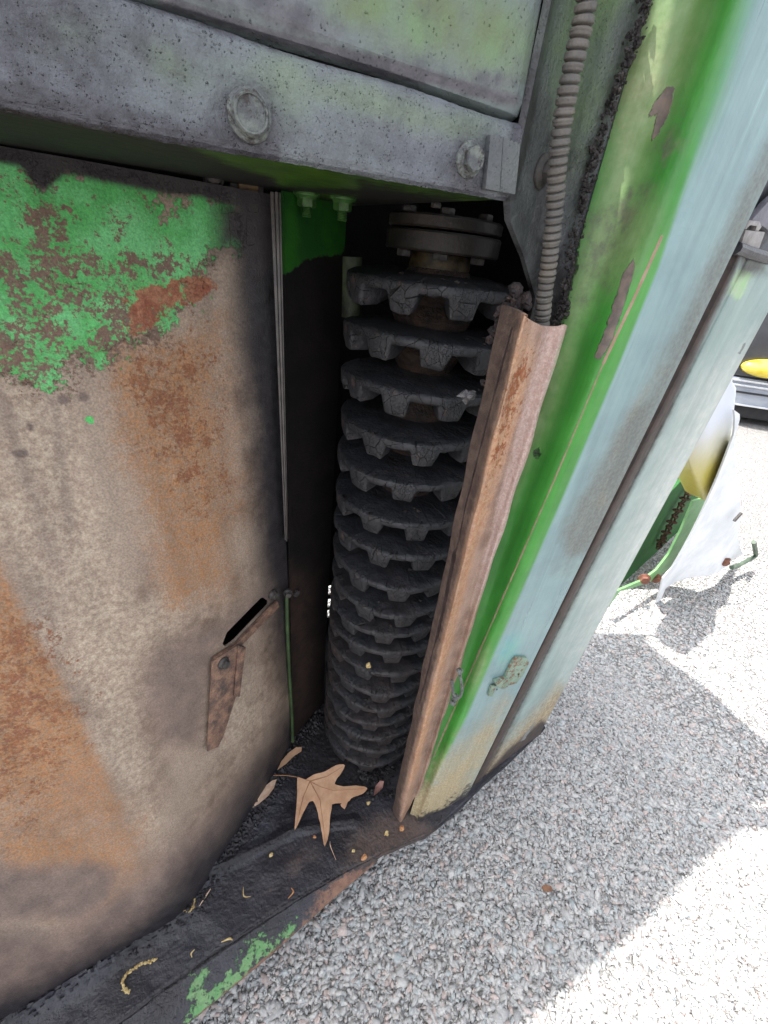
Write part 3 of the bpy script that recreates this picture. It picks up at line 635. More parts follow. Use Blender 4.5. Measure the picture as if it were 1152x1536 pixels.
# corner strip to the right of the beam, bevelled at its foot
pc = plan(39.25, .3235)
c0 = np.array([.2048, .2500]); c1 = np.array([.2180, .2600]); c2 = np.array([.243, .269]); c3 = np.array([.268, .272]); c4 = np.array([.2925, .268])
def strip_masks(x, y, P):
    return dict(tint=np.clip(.9*psd(x, y, [(835, -50), (960, -50), (900, 150), (860, 330), (820, 200)], 40), 0, 1), dark=np.clip(.75*psd(x, y, [(780, 120), (880, 180), (860, 520), (740, 400)], 60)+.5*pline(x, y, [(825, 0), (765, 290)], 8), 0, 1), black=psd(x, y, [(700, 600), (830, 330), (850, 420), (900, 900), (700, 900)], 25))
zb = [ondist(766, 297, .323)[2], ondist(783, 335, .339)[2], ondist(806, 384, .362)[2], ondist(830, 450, .38)[2], PZ]
sheet('corner_plate', [[[*c, EZ+.15] for c in (c0, c1, c2, c3, c4)], [[*c, z_] for c, z_ in zip((c0, c1, c2, c3, c4), zb)]], 60, 300, .004, m_corner, PK, strip_masks, sv=lp, su=lp, label='grey corner plate beside the beam, behind the conduit')
p_, n_ = hit('corner_plate', 812, 258, .0); hexbolt('bolt', p_, n_, .0066, m_dbolt, PK, spin=.2)
# ---- housing right wall, roof and body
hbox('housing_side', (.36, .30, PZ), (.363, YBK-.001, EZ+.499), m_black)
#CONDUIT
def conduit():
    pts = [(896, -160), (880, 0), (866, 70), (853, 130), (843, 190), (836, 250), (831, 320), (824, 390), (817, 440), (813, 485), (806, 530)]
    C = cr(np.array([ony(*p, .2385+.0009*i) for i, p in enumerate(pts)]), 900)
    L = np.concatenate([[0], np.cumsum(np.linalg.norm(np.diff(C, axis=0), axis=1))]); n = int(L[-1]/.00035)
    u = np.linspace(0, L[-1], n); P = np.stack([np.interp(u, L, C[:, k]) for k in range(3)], -1)
    ph = (u/.0042) % 1; rr = .0055*(1+.02*np.sin(u*300))-.0019*np.exp(-((ph-.5)/.12)**2)+.0002*np.sin(np.floor(u/.0042)*2.3)
    bm = bmesh.new(); add_tube(bm, P, rr, 22); o = bm_obj('conduit', bm, m_cond, PK, ang=70); o['label'] = 'grey ribbed conduit running down between the beam and the green shield'
conduit()
# small fittings seen in the gap over the door
p = ondist(374, 278, .43); bm = bmesh.new(); add_box(bm, (p[0]-.008, p[1], p[2]-.004), (p[0]+.007, p[1]+.012, p[2]+.005), .0012); o = bm_obj('block', bm, simple('varnished_block', (128, 100, 64), (104, 82, 56), 90, .5), PK); o['label'] = 'small tan block in the gap above the door'
bm = bmesh.new(); add_box(bm, (p[0]-.014, p[1]+.004, p[2]-.006), (p[0]+.012, p[1]+.016, p[2]+.009), .001); bm_obj('clip', bm, m_dbolt, PK)
hexbolt('bolt', ondist(320, 267, .42), (-.2, -1, .1), .0055, m_dbolt, PK)
#SHIELD
# ---- green shield with pale face
def az_pt(px, py, Y): r = ray(px, py); return np.array([r[0]*Y/r[1], Y])
zs = [zt2, EZ+.12, EZ-.05, EZ-.35, PZ-.004]
edge = [.4030, .3935, .3875, .372, .3504]; 
fold = [.312, .307, .2985, .285, .2600]
seam = [(.292, .268), (.291, .2675), (.2875, .2625), (.272, .248), (.2500, .2290)]
rows = []
for z_, e_, f_, s_ in zip(zs, edge, fold, seam):
    s_ = np.array(s_); fo = np.array([f_, .2150]); fo2 = np.array([f_+.010, .2135]); ed = np.array([e_, .2127])
    mid = s_*.5+fo*.5+np.array([.004, .004])*(1 if z_ > EZ-.4 else .3); bl = s_*.2+fo*.8+np.array([-.0012, -.0012])
    rows.append([[*q_, z_] for q_ in (s_, s_*.72+mid*.28, mid, bl, fo, fo2, fo2*.6+ed*.4, fo2*.2+ed*.8, ed)])
def sh_masks(x, y, P):
    zr_ = P[:, 2]
    pale = psd(x, y, [(1118, -100), (1060, 180), (985, 400), (925, 560), (840, 760), (700, 1075), (640, 1190), (600, 1300), (900, 1300), (1300, 300), (1300, -100)], 9)
    wt_ = np.clip((y-180)/260, 0, 1); pale = psd(x, y, [(1118, -100), (1060, 180), (988, 400), (925, 556), (840, 756), (700, 1075), (640, 1190), (600, 1300), (900, 1300), (1300, 300), (1300, -100)], 5)*wt_+(1-wt_)*psd(x, y, [(1150, -100), (1085, 130), (985, 420), (960, 560), (1300, 600), (1300, -100)], 42)  # crisp paint edge low down; blurred above, a gloss reflection put into the colour
    faded = np.maximum.reduce([psd(x, y, [(940, -100), (1090, -100), (1060, 60), (960, 300), (900, 440), (850, 560), (830, 480), (900, 250)], 35)*.85, .8*blob(x, y, 930, 360, 50, 90, 25, .8), .8*psd(x, y, [(800, 560), (850, 500), (870, 520), (830, 640), (770, 760), (760, 740)], 25), .7*blob(x, y, 720, 1000, 10, 45, 20, .8), psd(x, y, [(600, 1160), (645, 1180), (620, 1260), (590, 1260)], 20)])
    rub = np.clip(.6*psd(x, y, [(860, 300), (970, 300), (930, 440), (840, 520)], 40)+.5*blob(x, y, 1000, 230, 30, 90, 20, 1), 0, .6)
    chip = np.maximum.reduce([psd(x, y, [(1000, 130), (1012, 128), (1003, 170), (990, 200), (975, 215), (985, 170), (968, 180)], 5), psd(x, y, [(950, 388), (952, 400), (935, 460), (915, 520), (900, 540), (890, 538), (910, 490), (935, 410)], 5), 0*x])
    rust = np.maximum(pline(x, y, [(993, 354), (950, 450), (905, 545)], 2.2)*.95, .66*pline(x, y, [(905, 545), (840, 700), (720, 975), (650, 1135)], 2.0))
    grey = np.clip(.75*pline(x, y, [(1200, 160), (1130, 290), (1060, 440), (1000, 570), (950, 660), (905, 740), (870, 800)], 22)+.5*pline(x, y, [(950, 640), (850, 850)], 22), 0, .8)
    tan = np.maximum.reduce([psd(x, y, [(560, 1200), (640, 1160), (760, 1050), (740, 1130), (690, 1230), (600, 1300)], 40)*.95, .30*pline(x, y, [(1000, 540), (960, 600), (900, 750)], 14), .5*blob(x, y, 960, 140, 40, 110, 20, 1)])
    teal = np.clip(.8*blob(x, y, 762, 975, 16, 30, 30, .9), 0, 1)
    blk = np.maximum.reduce([psd(x, y, [(960, -50), (990, -50), (970, 30), (935, 120), (890, 260), (862, 400), (846, 480), (830, 520), (820, 400), (868, 230), (920, 120), (945, 40)], 10)*.95, psd(x, y, [(560, 1290), (618, 1226), (660, 1215), (704, 1180), (800, 1180), (640, 1400)], 14), .5*blob(x, y, 805, 680, 8, 10)])
    return dict(pale=pale, faded=faded, rub=rub, chip=chip, rust=rust, grey=grey, tan=tan, teal=teal, black=blk)
shield = sheet('green_shield', rows, 110, 420, .0028, m_green, PK, sh_masks, sv=cr, label='tall shield, bright green where it curves and faded pale blue on its flat face')
# ---- welded bracket on the shield
m_br = layered('bracket_paint', (lin((124, 148, 132)), lin((108, 130, 112)), 60), [(None, .42, 170, .6, .06, lin((136, 96, 76)), lin((112, 84, 70)), 100, .8, .2)], [('n', 400, .0004)], rough=.5)
def splate(name, poly, off, th, mat=m_br): return plate(name, 'green_shield', poly, off, th, mat, shield, .0004)
bm = bmesh.new()
def addp(poly, off, th):
    hs_ = [hit('green_shield', *p) for p in poly]; nav = np.array([0, -1, 0.]); bot = [h[0]+nav*off for h in hs_]; top = [h[0]+nav*(off+th) for h in hs_]; add_prism(bm, bot, top, .0004)
addp([(766, 990), (772, 983), (788, 984), (791, 992), (782, 1010), (772, 1022), (757, 1026), (753, 1018), (758, 1006)], .0005, .003)
addp([(738, 1018), (757, 1012), (757, 1024), (750, 1028), (742, 1025)], .0005, .006)
addp([(735, 1026), (742, 1025), (736, 1042), (730, 1041)], .0005, .003)
bm_obj('bracket', bm, m_br, shield)
for (x_, y_, r_, d_) in ((775, 1008, .0016, .0036), (745, 1034, .0010, .0006)):
    bm = bmesh.new(); h_ = hit('green_shield', x_, y_)[0]+np.array([0, -d_, 0]); add_lathe(bm, [(r_, -.0002), (r_, .0001)], 16, frame_at(h_, (0, -1, 0))); bm_obj('bracket_hole', bm, m_black, shield)
# wire clip and knob peeping out between guard and shield
bm = bmesh.new(); W = [ondist(x_, y_, .315) for x_, y_ in ((686, 1004), (690, 1012), (693, 1036), (688, 1046), (680, 1040), (678, 1020))]
add_tube(bm, cr(np.array(W), 30), .0016, 8)
for (x_, y_, s_) in ((683, 1046, .0042), (679, 1054, .0035), (690, 1006, .003)):
    m4 = frame_at(ondist(x_, y_, .318), (.2, -1, .5)); add_lathe(bm, [(s_*.6, -.003), (s_, -.002), (s_*.9, .002), (s_*.5, .003)], 9, m4)
o = bm_obj('wire_clip', bm, m_bolt, PK); o['label'] = 'small grey wire clip beside the rusty guard'
# ---- second, pale panel behind the first
P0 = np.array([.3530, .2240]); P1 = np.array([.5501, .2461])
d01 = P1-P0
def p2row(z_, top):
    k = {2: 0, 1: .45, 0: 1}[top]
    A = np.array([.440, .2330])*(1-k)+np.array([.3720, .2222])*k; B = np.array([.564, .2477])*(1-k)+P1*k; D = B-A
    r_ = [[*(A+np.array([-.030, .040])), z_], [*(A+np.array([-.005, .006])), z_]]
    for t_, o_ in ((0, 0), (.08, 0), (.16, .0022), (.22, .0004), (.6, 0), (1, 0)):
        q_ = A+D*t_+np.array([.12, 1])*o_; r_.append([*q_, z_])
    return r_
def p2_masks(x, y, P):
    wh = np.clip(psd(x, y, [(1160, 480), (1060, 560), (960, 760), (860, 960), (840, 1060), (1000, 860), (1160, 620)], 50), 0, 1)
    tn = psd(x, y, [(690, 1240), (720, 1150), (790, 1080), (840, 1030), (840, 1060), (760, 1200)], 22)
    br = np.maximum.reduce([pline(x, y, [(1104, 370), (994, 610), (856, 880), (756, 1080), (696, 1195)], 15)*1.0, psd(x, y, [(690, 1205), (760, 1125), (812, 1080), (830, 1090), (720, 1260)], 9), .6*psd(x, y, [(1090, 360), (1160, 360), (1160, 420), (1100, 425)], 20)])  # the long line paints in the dark gap between shield and panel
    gr = np.clip(psd(x, y, [(1105, 400), (1135, 410), (1110, 450), (1090, 440)], 10), 0, 1)
    sc_ = np.maximum.reduce([pline(x, y, [(1117, 516), (1109, 530)], 1.5), pline(x, y, [(1098, 570), (1095, 580)], 1.2), psd(x, y, [(800, 1085), (806, 1080), (786, 1110), (780, 1112)], 2)])
    return dict(white=wh*.9, tan=tn, brown=br, greenish=gr*.8, scr=sc_)
side = sheet('pale_side_panel', [p2row(EZ+.030, 2), p2row(EZ-.3, 1), p2row(PZ-.006, 0)], 110, 300, .003, m_pale, PK, p2_masks, label='chalky pale green side panel at the right of the shield')
# latch on top of the pale panel
m_rubb = simple('latch_rubber', (70, 70, 74), (48, 48, 52), 60, .4)
bm = bmesh.new(); add_tube(bm, [onvp(1104, 372, P0, P1), onvp(1125, 380, P0, P1), onvp(1152, 388, P0, P1), onvp(1190, 392, P0, P1)], .0045, 10); bm_obj('seal', bm, m_rubb, side)
m_latch = simple('latch_steel', (150, 146, 144), (116, 112, 112), 60, .5)
def vpl(name, poly, A, B, th, mat, parent, bev=.0006):
    bm = bmesh.new(); q_ = [onvp(*p, A, B) for p in poly]; n_ = np.array([(B[1]-A[1]), -(B[0]-A[0]), 0]); n_ = n_/np.linalg.norm(n_)
    add_prism(bm, q_, [v-n_*th for v in q_], bev); return bm_obj(name, bm, mat, parent)
vpl('latch', [(1111, 369), (1119, 345), (1148, 348), (1139, 373)], P0, P1, .006, m_latch, side)
vpl('latch', [(1124, 330), (1140, 332), (1143, 340), (1138, 347), (1133, 346), (1136, 338), (1126, 336), (1120, 344), (1117, 344)], P0, P1, .004, m_latch, side)
PB0 = np.array([.45, .27]); PB1 = np.array([.70, .30])
vpl('dark_cover', [(1080, 345), (1195, 160), (1230, 200), (1200, 345), (1158, 352), (1140, 374), (1090, 376)], PB0, PB1, .01, simple('dark_cover_paint', (50, 50, 58), (36, 36, 42), 30, .5), PK)
vpl('cover_brace', [(1128, 330), (1152, 303), (1200, 262), (1200, 330), (1160, 352), (1146, 340)], PB0-.012, PB1-.012, .006, simple('brace_steel', (116, 114, 124), (96, 96, 104), 60, .5), PK)
#GUARD
# ---- rusty guard channel in front of the column
def gd(px, py, Y): return ony(px, py, Y)
YG = .2385
# cross-section control (top row from the photograph, bottom row at the floor)
b_f = onz(600, 1233, PZ+.001)
YG0 = b_f[1]
tp = [gd(752, 457, YG0+.030), gd(768, 462, YG0+.018), gd(781, 469, YG0+.006), gd(787, 473, YG0-.0005), gd(795, 479, YG0+.001), gd(812, 488, YG0+.006), gd(830, 490, YG0+.0065), gd(846, 487, YG0+.001), gd(852, 489, YG0+.003)]
bt = [gd(588, 1216, YG0+.022), gd(591, 1221, YG0+.013), gd(596, 1228, YG0+.004), b_f, gd(604, 1231, YG0+.001), gd(612, 1216, YG0+.006), gd(621, 1198, YG0+.0065), gd(630, 1182, YG0+.001), gd(634, 1176, YG0+.003)]
def gz(u): return u
rowsg = []
for t_ in (0, .25, .5, .75, 1):
    rr = []
    for a, b in zip(tp, bt):
        v = a*(1-t_)+b*t_; rr.append(v)
    rowsg.append(rr)
def g_masks(x, y, P):
    e = lambda f: [(752+(588-752)*0, 0)]
    # position across the guard from its left edge (0) to its right edge (1) at this height
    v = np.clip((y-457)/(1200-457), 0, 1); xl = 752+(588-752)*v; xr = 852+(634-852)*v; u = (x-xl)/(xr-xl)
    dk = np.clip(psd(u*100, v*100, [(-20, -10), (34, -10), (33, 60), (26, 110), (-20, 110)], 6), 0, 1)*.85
    bl = np.clip(pline(u*100, v*300, [(24, 15), (20, 60), (16, 120), (22, 180), (16, 240)], 1.6)+pline(u*100, v*300, [(14, 150), (22, 200)], 2.5), 0, .75)
    orr = psd(u*100, v*100, [(36, 0), (75, 10), (70, 30), (60, 50), (60, 100), (35, 100)], 10)*.8
    sp_ = np.clip(.48*psd(u*100, v*100, [(42, 4), (78, 6), (66, 34), (38, 40)], 9), 0, 1)
    gs = np.maximum.reduce([pline(x, y, [(842, 505), (826, 560), (812, 600), (808, 640), (802, 640)], 3.2)])
    pk = psd(u*100, v*100, [(72, 0), (110, 0), (110, 60), (80, 60), (75, 30)], 8)*.8
    return dict(dark=dk, black=bl, orange=orr, spots=sp_, gstreak=gs, pinkish=pk)
def g_disp(A):
    return .0008*np.sin(A[..., 2]*21+1)*np.cos(A[..., 2]*47)+.0005*np.sin(A[..., 2]*90+A[..., 0]*160)
TPZ = max(v[2] for v in tp)
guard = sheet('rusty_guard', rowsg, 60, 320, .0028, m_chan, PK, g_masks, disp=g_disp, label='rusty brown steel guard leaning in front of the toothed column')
# ---- column of toothed rubber discs
AX = np.array([.2490, .3832])
def disc_mesh(seed):
    r_ = np.random.default_rng(seed); BH = .0095; NT_ = 10; rmax = .085
    th = []; low = []
    for k in range(NT_):
        b = 2*math.pi*k/NT_; w = 2*math.pi/NT_; L = .0155*r_.uniform(.88, 1.06); j = r_.normal(0, .012, 4)
        for f, l in ((.02, 0), (.13, 0), (.215, 0), (.24+j[0], .06), (.258+j[0], .30), (.315+j[1], .93), (.345, 1.0), (.50, 1), (.655, 1.0), (.69+j[2], .93), (.742+j[3], .30), (.76+j[3], .06), (.785, 0), (.89, 0)):
            th.append(b+f*w); low.append((BH if l == 0 else BH+L*l*(1+r_.normal(0, .02))))
    th = np.array(th); low = np.array(low); n = len(th)
    # profile: inner top -> rim -> under
    prof = []
    V = []; rings = []
    def ring(rf, zf): rings.append((rf, zf))
    ring(lambda i: .024, lambda i: .004)
    ring(lambda i: .050, lambda i: .002)
    ring(lambda i: rmax-.010, lambda i: .0)
    ring(lambda i: rmax-.0035, lambda i: -.0005)
    ring(lambda i: rmax-.0008, lambda i: -.0018)
    ring(lambda i: rmax, lambda i: -.0042)
    ring(lambda i: rmax-.0003, lambda i: -low[i]*.55-.001)
    ring(lambda i: rmax-.0012-(low[i]-BH)*.12, lambda i: -low[i]+.0012)
    ring(lambda i: rmax-.0030-(low[i]-BH)*.12, lambda i: -low[i])
    ring(lambda i: rmax-.020, lambda i: -low[i]*.96)
    ring(lambda i: .055, lambda i: -BH-(low[i]-BH)*.65)
    ring(lambda i: .040, lambda i: -BH)
    ring(lambda i: .024, lambda i: -BH)
    wob = [1+.010*math.sin(3*t+seed)+.006*math.sin(7*t+seed*2) for t in th]
    for rf, zf in rings:
        for i in range(n):
            rr = rf(i)*wob[i] if rf(i) > .06 else rf(i); dz = .0018*math.sin(2*th[i]+seed)*(rf(i)/rmax)
            V.append((rr*math.cos(th[i]), rr*math.sin(th[i]), zf(i)+dz+(r_.normal(0, .00035) if rf(i) > .07 else 0)))
    Fc = []
    m_ = len(rings)
    for a in range(m_-1):
        for i in range(n): Fc.append((a*n+i, a*n+(i+1) % n, (a+1)*n+(i+1) % n, (a+1)*n+i))
    for i in range(n): Fc.append(((m_-1)*n+i, (m_-1)*n+(i+1) % n, (i+1) % n, i))
    me = mesh('rubber_disc', V, Fc)
    bm = bmesh.new(); bm.from_mesh(me); bmesh.ops.recalc_face_normals(bm, faces=bm.faces); bm.to_mesh(me); bm.free()
    me.materials.append(m_rub); me.polygons.foreach_set('use_smooth', [True]*len(me.polygons))
    try: me.set_sharp_from_angle(angle=R(48))
    except Exception: pass
    return me
bm = bmesh.new(); T = Matrix.Translation((AX[0], AX[1], 0))
pr = [(.02, PZ)]
zz = PZ+.005
while zz < EZ-.01: pr += [(.030+.006*random.random(), zz), (.034+.006*random.random(), zz+.012), (.028, zz+.024)]; zz += .030
pr += [(.026, EZ-.008)]
add_lathe(bm, pr, 20, T); column = bm_obj('doffer_column', bm, m_shaft, PK); column['label'] = 'upright column of stacked black toothed rubber discs'
zd = [-.024, -.082, -.139, -.2, -.255, -.318, -.376, -.435, -.492, -.540, -.590, -.645, -.697, -.748, -.800, -.852, -.901, -.950]
zd = [z_*.76 for z_ in zd]
phase = [R(v) for v in (20, 8, 24, 12, 2, 16, 26, 10, 20, 4, 14, 25, 9, 18, 3, 22, 12, 6)]
meshes = [disc_mesh(s_) for s_ in range(5)]
for k, (z_, ph) in enumerate(zip(zd, phase)):
    o = bpy.data.objects.new('rubber_disc', meshes[k % 5]); COL.objects.link(o); o.parent = column
    o.location = (AX[0], AX[1], EZ+z_); o.rotation_euler = (R(random.uniform(-1.6, 1.6)), R(random.uniform(-1.6, 1.6)), ph)
bm = bmesh.new()
zf = [ondist(668, y_, .406)[2] for y_ in (321, 345, 347, 381)]
add_lathe(bm, [(.049, zf[1]+.0006), (.0505, zf[1]+.002), (.0505, zf[0]-.0015), (.049, zf[0])], 64, T)
add_lathe(bm, [(.0505, zf[3]), (.0515, zf[3]+.0015), (.0515, zf[2]-.0015), (.0502, zf[2])], 64, T)
bm_obj('flange', bm, m_flange, column, ang=30)
bm = bmesh.new(); add_lathe(bm, [(.0265, EZ-.0175), (.0285, EZ-.010), (.027, zf[3]-.0006)], 40, T); bm_obj('hub', bm, m_hub, column)
for az_ in (33, -20, 86):
    d = np.array([math.sin(R(az_+180)), math.cos(R(az_+180))]) if az_ != 33 else np.array([-math.sin(R(33)), -math.cos(R(33))])
    px_, py_ = AX+d*.040
    hexbolt('nut', (px_, py_, zf[3]), (0, 0, -1), .0068, m_dbolt, column, washer=False, spin=az_*.1)
    hexbolt('nut', (px_, py_, zf[0]), (0, 0, 1), .0062, m_dbolt, column, washer=False, spin=az_*.1)
p = ondist(655, 301, .39); hexbolt('nut', (p[0], p[1], bz+.0003+tilt(p[0])), (0, 0, -1), .004, m_dbolt, column, washer=False)
# pale green spacer pipe behind the left side of the top discs
bm = bmesh.new(); add_tube(bm, [ondist(527, 385, .50), ondist(527, 475, .50)], .011, 16); o = bm_obj('spacer_pipe', bm, simple('spacer_paint', (76, 86, 64), (42, 44, 38), 60, .6), PK)
# torn rubber and caked dirt by the top of the guard
def lump(bm, p, s, seed, squash=(1, 1, 1)):
    r_ = np.random.default_rng(seed); vs = []
    g = bmesh.new(); bmesh.ops.create_icosphere(g, subdivisions=2, radius=1)
    k = r_.normal(size=(4, 3))*2.2
    mp = {}
    for v in g.verts:
        c = np.array(v.co); f = 1+.28*sum(math.sin(c@k[i]+i) for i in range(4))+r_.normal(0, .10); mp[v.index] = bm.verts.new(Vector(p)+Vector(c*f*s*np.array(squash)))
    for f in g.faces: bm.faces.new([mp[v.index] for v in f.verts])
    g.free()
bm = bmesh.new()
for i, (x_, y_, s_) in enumerate(((770, 438, .0035), (778, 441, .003), (785, 447, .0035), (776, 452, .0035), (764, 448, .003), (757, 462, .004), (750, 474, .003), (790, 455, .003), (748, 486, .0035), (742, 497, .003), (735, 510, .0025), (738, 560, .003), (728, 575, .0025))):
    lump(bm, ondist(x_, y_, .345), s_, i)
o = bm_obj('torn_rubber', bm, layered('torn_rubber', (lin((52, 40, 40)), lin((34, 30, 32)), 200), [(None, .2, 300, .6, .1, lin((130, 96, 76)), lin((96, 62, 52)), 200, .8, 0)], [('n', 600, .0015)], rough=.6), PK, smooth=False); o['label'] = 'crumbly torn rubber and dirt wedged beside the top disc'
bm = bmesh.new(); r5 = np.random.default_rng(5)
for z_ in zd:
    for i in range(16):
        a_ = R(r5.normal(-72, 42)); d_ = r5.uniform(.045, .083); lump(bm, (AX[0]+d_*math.cos(a_), AX[1]+d_*math.sin(a_), EZ+z_+.0012), .0005+.0018*r5.random()**3, 60+i % 20, (1, 1, .5))
o = bm_obj('caked_crumbs', bm, simple('caked_crumbs', (62, 52, 48), (36, 32, 32), 200, .8, 400, .001), PK, smooth=False); o['kind'] = 'stuff'
bm = bmesh.new()
for i, (x_, y_, s_, dd) in enumerate(((702, 592, .0055, .36), (709, 595, .004, .358))): lump(bm, ondist(x_, y_, dd), s_, 30+i, (1.4, .8, .8))
o = bm_obj('dirt_flake', bm, simple('grey_flake', (112, 110, 112), (88, 84, 86), 300, .8, 400, .001), PK, smooth=False)
#FLOOR
# ---- floor plate with its folded lips and grease
def fp(*pts): return [onz(x_, y_, PZ) for x_, y_ in pts]
def flo_masks(x, y, P):
    bk = np.maximum.reduce([psd(x, y, [(300, 1330), (330, 1290), (440, 1100), (480, 1040), (600, 1150), (570, 1180), (440, 1150), (350, 1290), (240, 1380), (0, 1520), (-100, 1560), (-100, 1520), (60, 1490)], 16), .9*pline(x, y, [(330, 1302), (442, 1242), (530, 1232)], 5), .9*pline(x, y, [(160, 1545), (320, 1432), (440, 1350), (520, 1304)], 4)])
    br = np.maximum(psd(x, y, [(540, 1230), (620, 1210), (660, 1250), (560, 1310), (500, 1300)], 25)*.8, .5*blob(x, y, 450, 1290, 80, 30, -30, 1))
    gs = psd(x, y, [(250, 1560), (300, 1450), (308, 1440), (310, 1480), (345, 1440), (370, 1410), (400, 1400), (445, 1375), (452, 1378), (450, 1410), (400, 1450), (300, 1540)], 22)*.66
    rs = np.maximum(pline(x, y, [(240, 1580), (420, 1425), (560, 1300)], 6), .7*psd(x, y, [(480, 1330), (530, 1300), (568, 1290), (560, 1310), (470, 1390), (440, 1400)], 12))
    return dict(black=bk, brown=br, green=gs, rust=rs)
def flo_disp(A):
    n_ = A.shape[:2]; d = np.zeros(n_)
    for k in range(26):
        a = rng.uniform(0, 6.28); f = rng.uniform(30, 260); d += np.sin((A[..., 0]*math.cos(a)+A[..., 1]*math.sin(a))*f+k)*(.018/f)
    x, y = proj(A.reshape(-1, 3)); x = x.reshape(n_); y = y.reshape(n_)
    # caked grease: a fillet where the plate meets the door and walls, a ridge along the fold
    P = np.array([(-200, 1590), (0, 1537), (60, 1502), (160, 1442), (260, 1374), (330, 1292), (440, 1117), (486, 1060), (560, 1100)], float); dd = np.full(n_, 1e9)
    for i in range(len(P)-1):
        a_ = P[i]; e = P[i+1]-a_; t = np.clip(((x-a_[0])*e[0]+(y-a_[1])*e[1])/(e@e), 0, 1); dd = np.minimum(dd, np.hypot(x-a_[0]-t*e[0], y-a_[1]-t*e[1]))
    d += .010*np.exp(-(dd/16)**1.3)*(1+.18*rng.normal(size=n_))
    P = [(318, 1308), (380, 1276), (442, 1244), (490, 1236), (530, 1232)]
    d += .0045*pline(x, y, P, 6)+.00022*rng.normal(size=n_)
    return d
L1 = lp(np.array(fp((-300, 1900), (100, 1590), (320, 1430), (440, 1352), (519, 1306), (577, 1275), (640, 1252), (700, 1199), (818, 1090))), 8)
L0 = [np.array([v[0], .64, PZ]) for v in L1]
L0 = [np.array([x_, .64, PZ]) for x_ in np.linspace(-.5, .56, 9)]
mid_ = [a*.55+b*.45 for a, b in zip(L0, L1)]; mid2 = [a*.25+b*.75 for a, b in zip(L0, L1)]
sheet('floor_plate', [L0, mid_, mid2, L1, [v+np.array([0, -.0015, -.004]) for v in L1], [v+np.array([0, 0, -.02]) for v in L1]], 420, 300, .004, m_floor, PK, flo_masks, disp=flo_disp, su=lp, sv=lp, away=(0, 0, -1), label='black greasy floor plate under the column')
# sloping outer strip, lower than the plate
e_in = [onz(x_, y_, PZ-.002) for x_, y_ in ((-300, 1905), (100, 1592), (320, 1434), (440, 1356), (519, 1309), (560, 1288))]
e_out = [onz(x_, y_, PZ-.012) for x_, y_ in ((-300, 2010), (60, 1720), (280, 1536), (400, 1437), (510, 1338), (567, 1290))]
sheet('outer_strip', [e_in, [(a+b)/2+np.array([0, 0, .001]) for a, b in zip(e_in, e_out)], e_out, [v+np.array([0, .002, -.012]) for v in e_out]], 220, 40, .003, m_floor, PK, flo_masks, su=lp, sv=lp, disp=lambda A: .0006*rng.random(A.shape[:2]), away=(0, 0, -1), label='outer strip of the floor plate with scraped green paint')
bm = bmesh.new(); SL = lp(np.array([(968, -5), (950, 60), (925, 130), (900, 200), (880, 270), (862, 340), (850, 400), (840, 460), (830, 520)], float), 300)
for i in range(520):
    q_ = SL[rng.integers(301)]+rng.normal(0, 4.5, 2)+np.array([3, 0]); v = ondist(q_[0], q_[1], .384+.006*rng.random()); lump(bm, v, .0004+.0013*rng.random()**2.0, 100+i % 40)
o = bm_obj('seam_grime', bm, simple('seam_grime', (58, 52, 52), (38, 35, 36), 200, .6, 500, .001), PK, smooth=False); o['kind'] = 'stuff'; o['label'] = 'black lumpy grime caked down the seam of the green shield'
# grease crumbs along the joint
bm = bmesh.new(); J = np.array([(60, 1490), (160, 1432), (215, 1400), (270, 1368), (300, 1335), (335, 1290), (380, 1220), (435, 1125), (470, 1095), (520, 1130)], float); JL = lp(J, 400)
for i in range(620):
    q_ = JL[rng.integers(401)]+rng.normal(0, 7, 2)+np.array([rng.exponential(5), rng.exponential(5)]); v = onz(q_[0], q_[1], PZ); s_ = .0006+.0018*rng.random()**2.5; lump(bm, v+np.array([0, 0, .0015+s_*.8+.006*rng.random()*math.exp(-rng.random()*3)]), s_, 100+i % 40)
for i in range(150):
    q_ = np.array([rng.uniform(535, 590), rng.uniform(1150, 1200)]); lump(bm, onz(q_[0], q_[1], PZ)+np.array([0, 0, .003]), .001+.002*rng.random(), 100+i % 40)
o = bm_obj('grease_crumbs', bm, m_crumb, PK, smooth=False); o['kind'] = 'stuff'; o['label'] = 'black crumbs of grease and dirt along the plate joint'
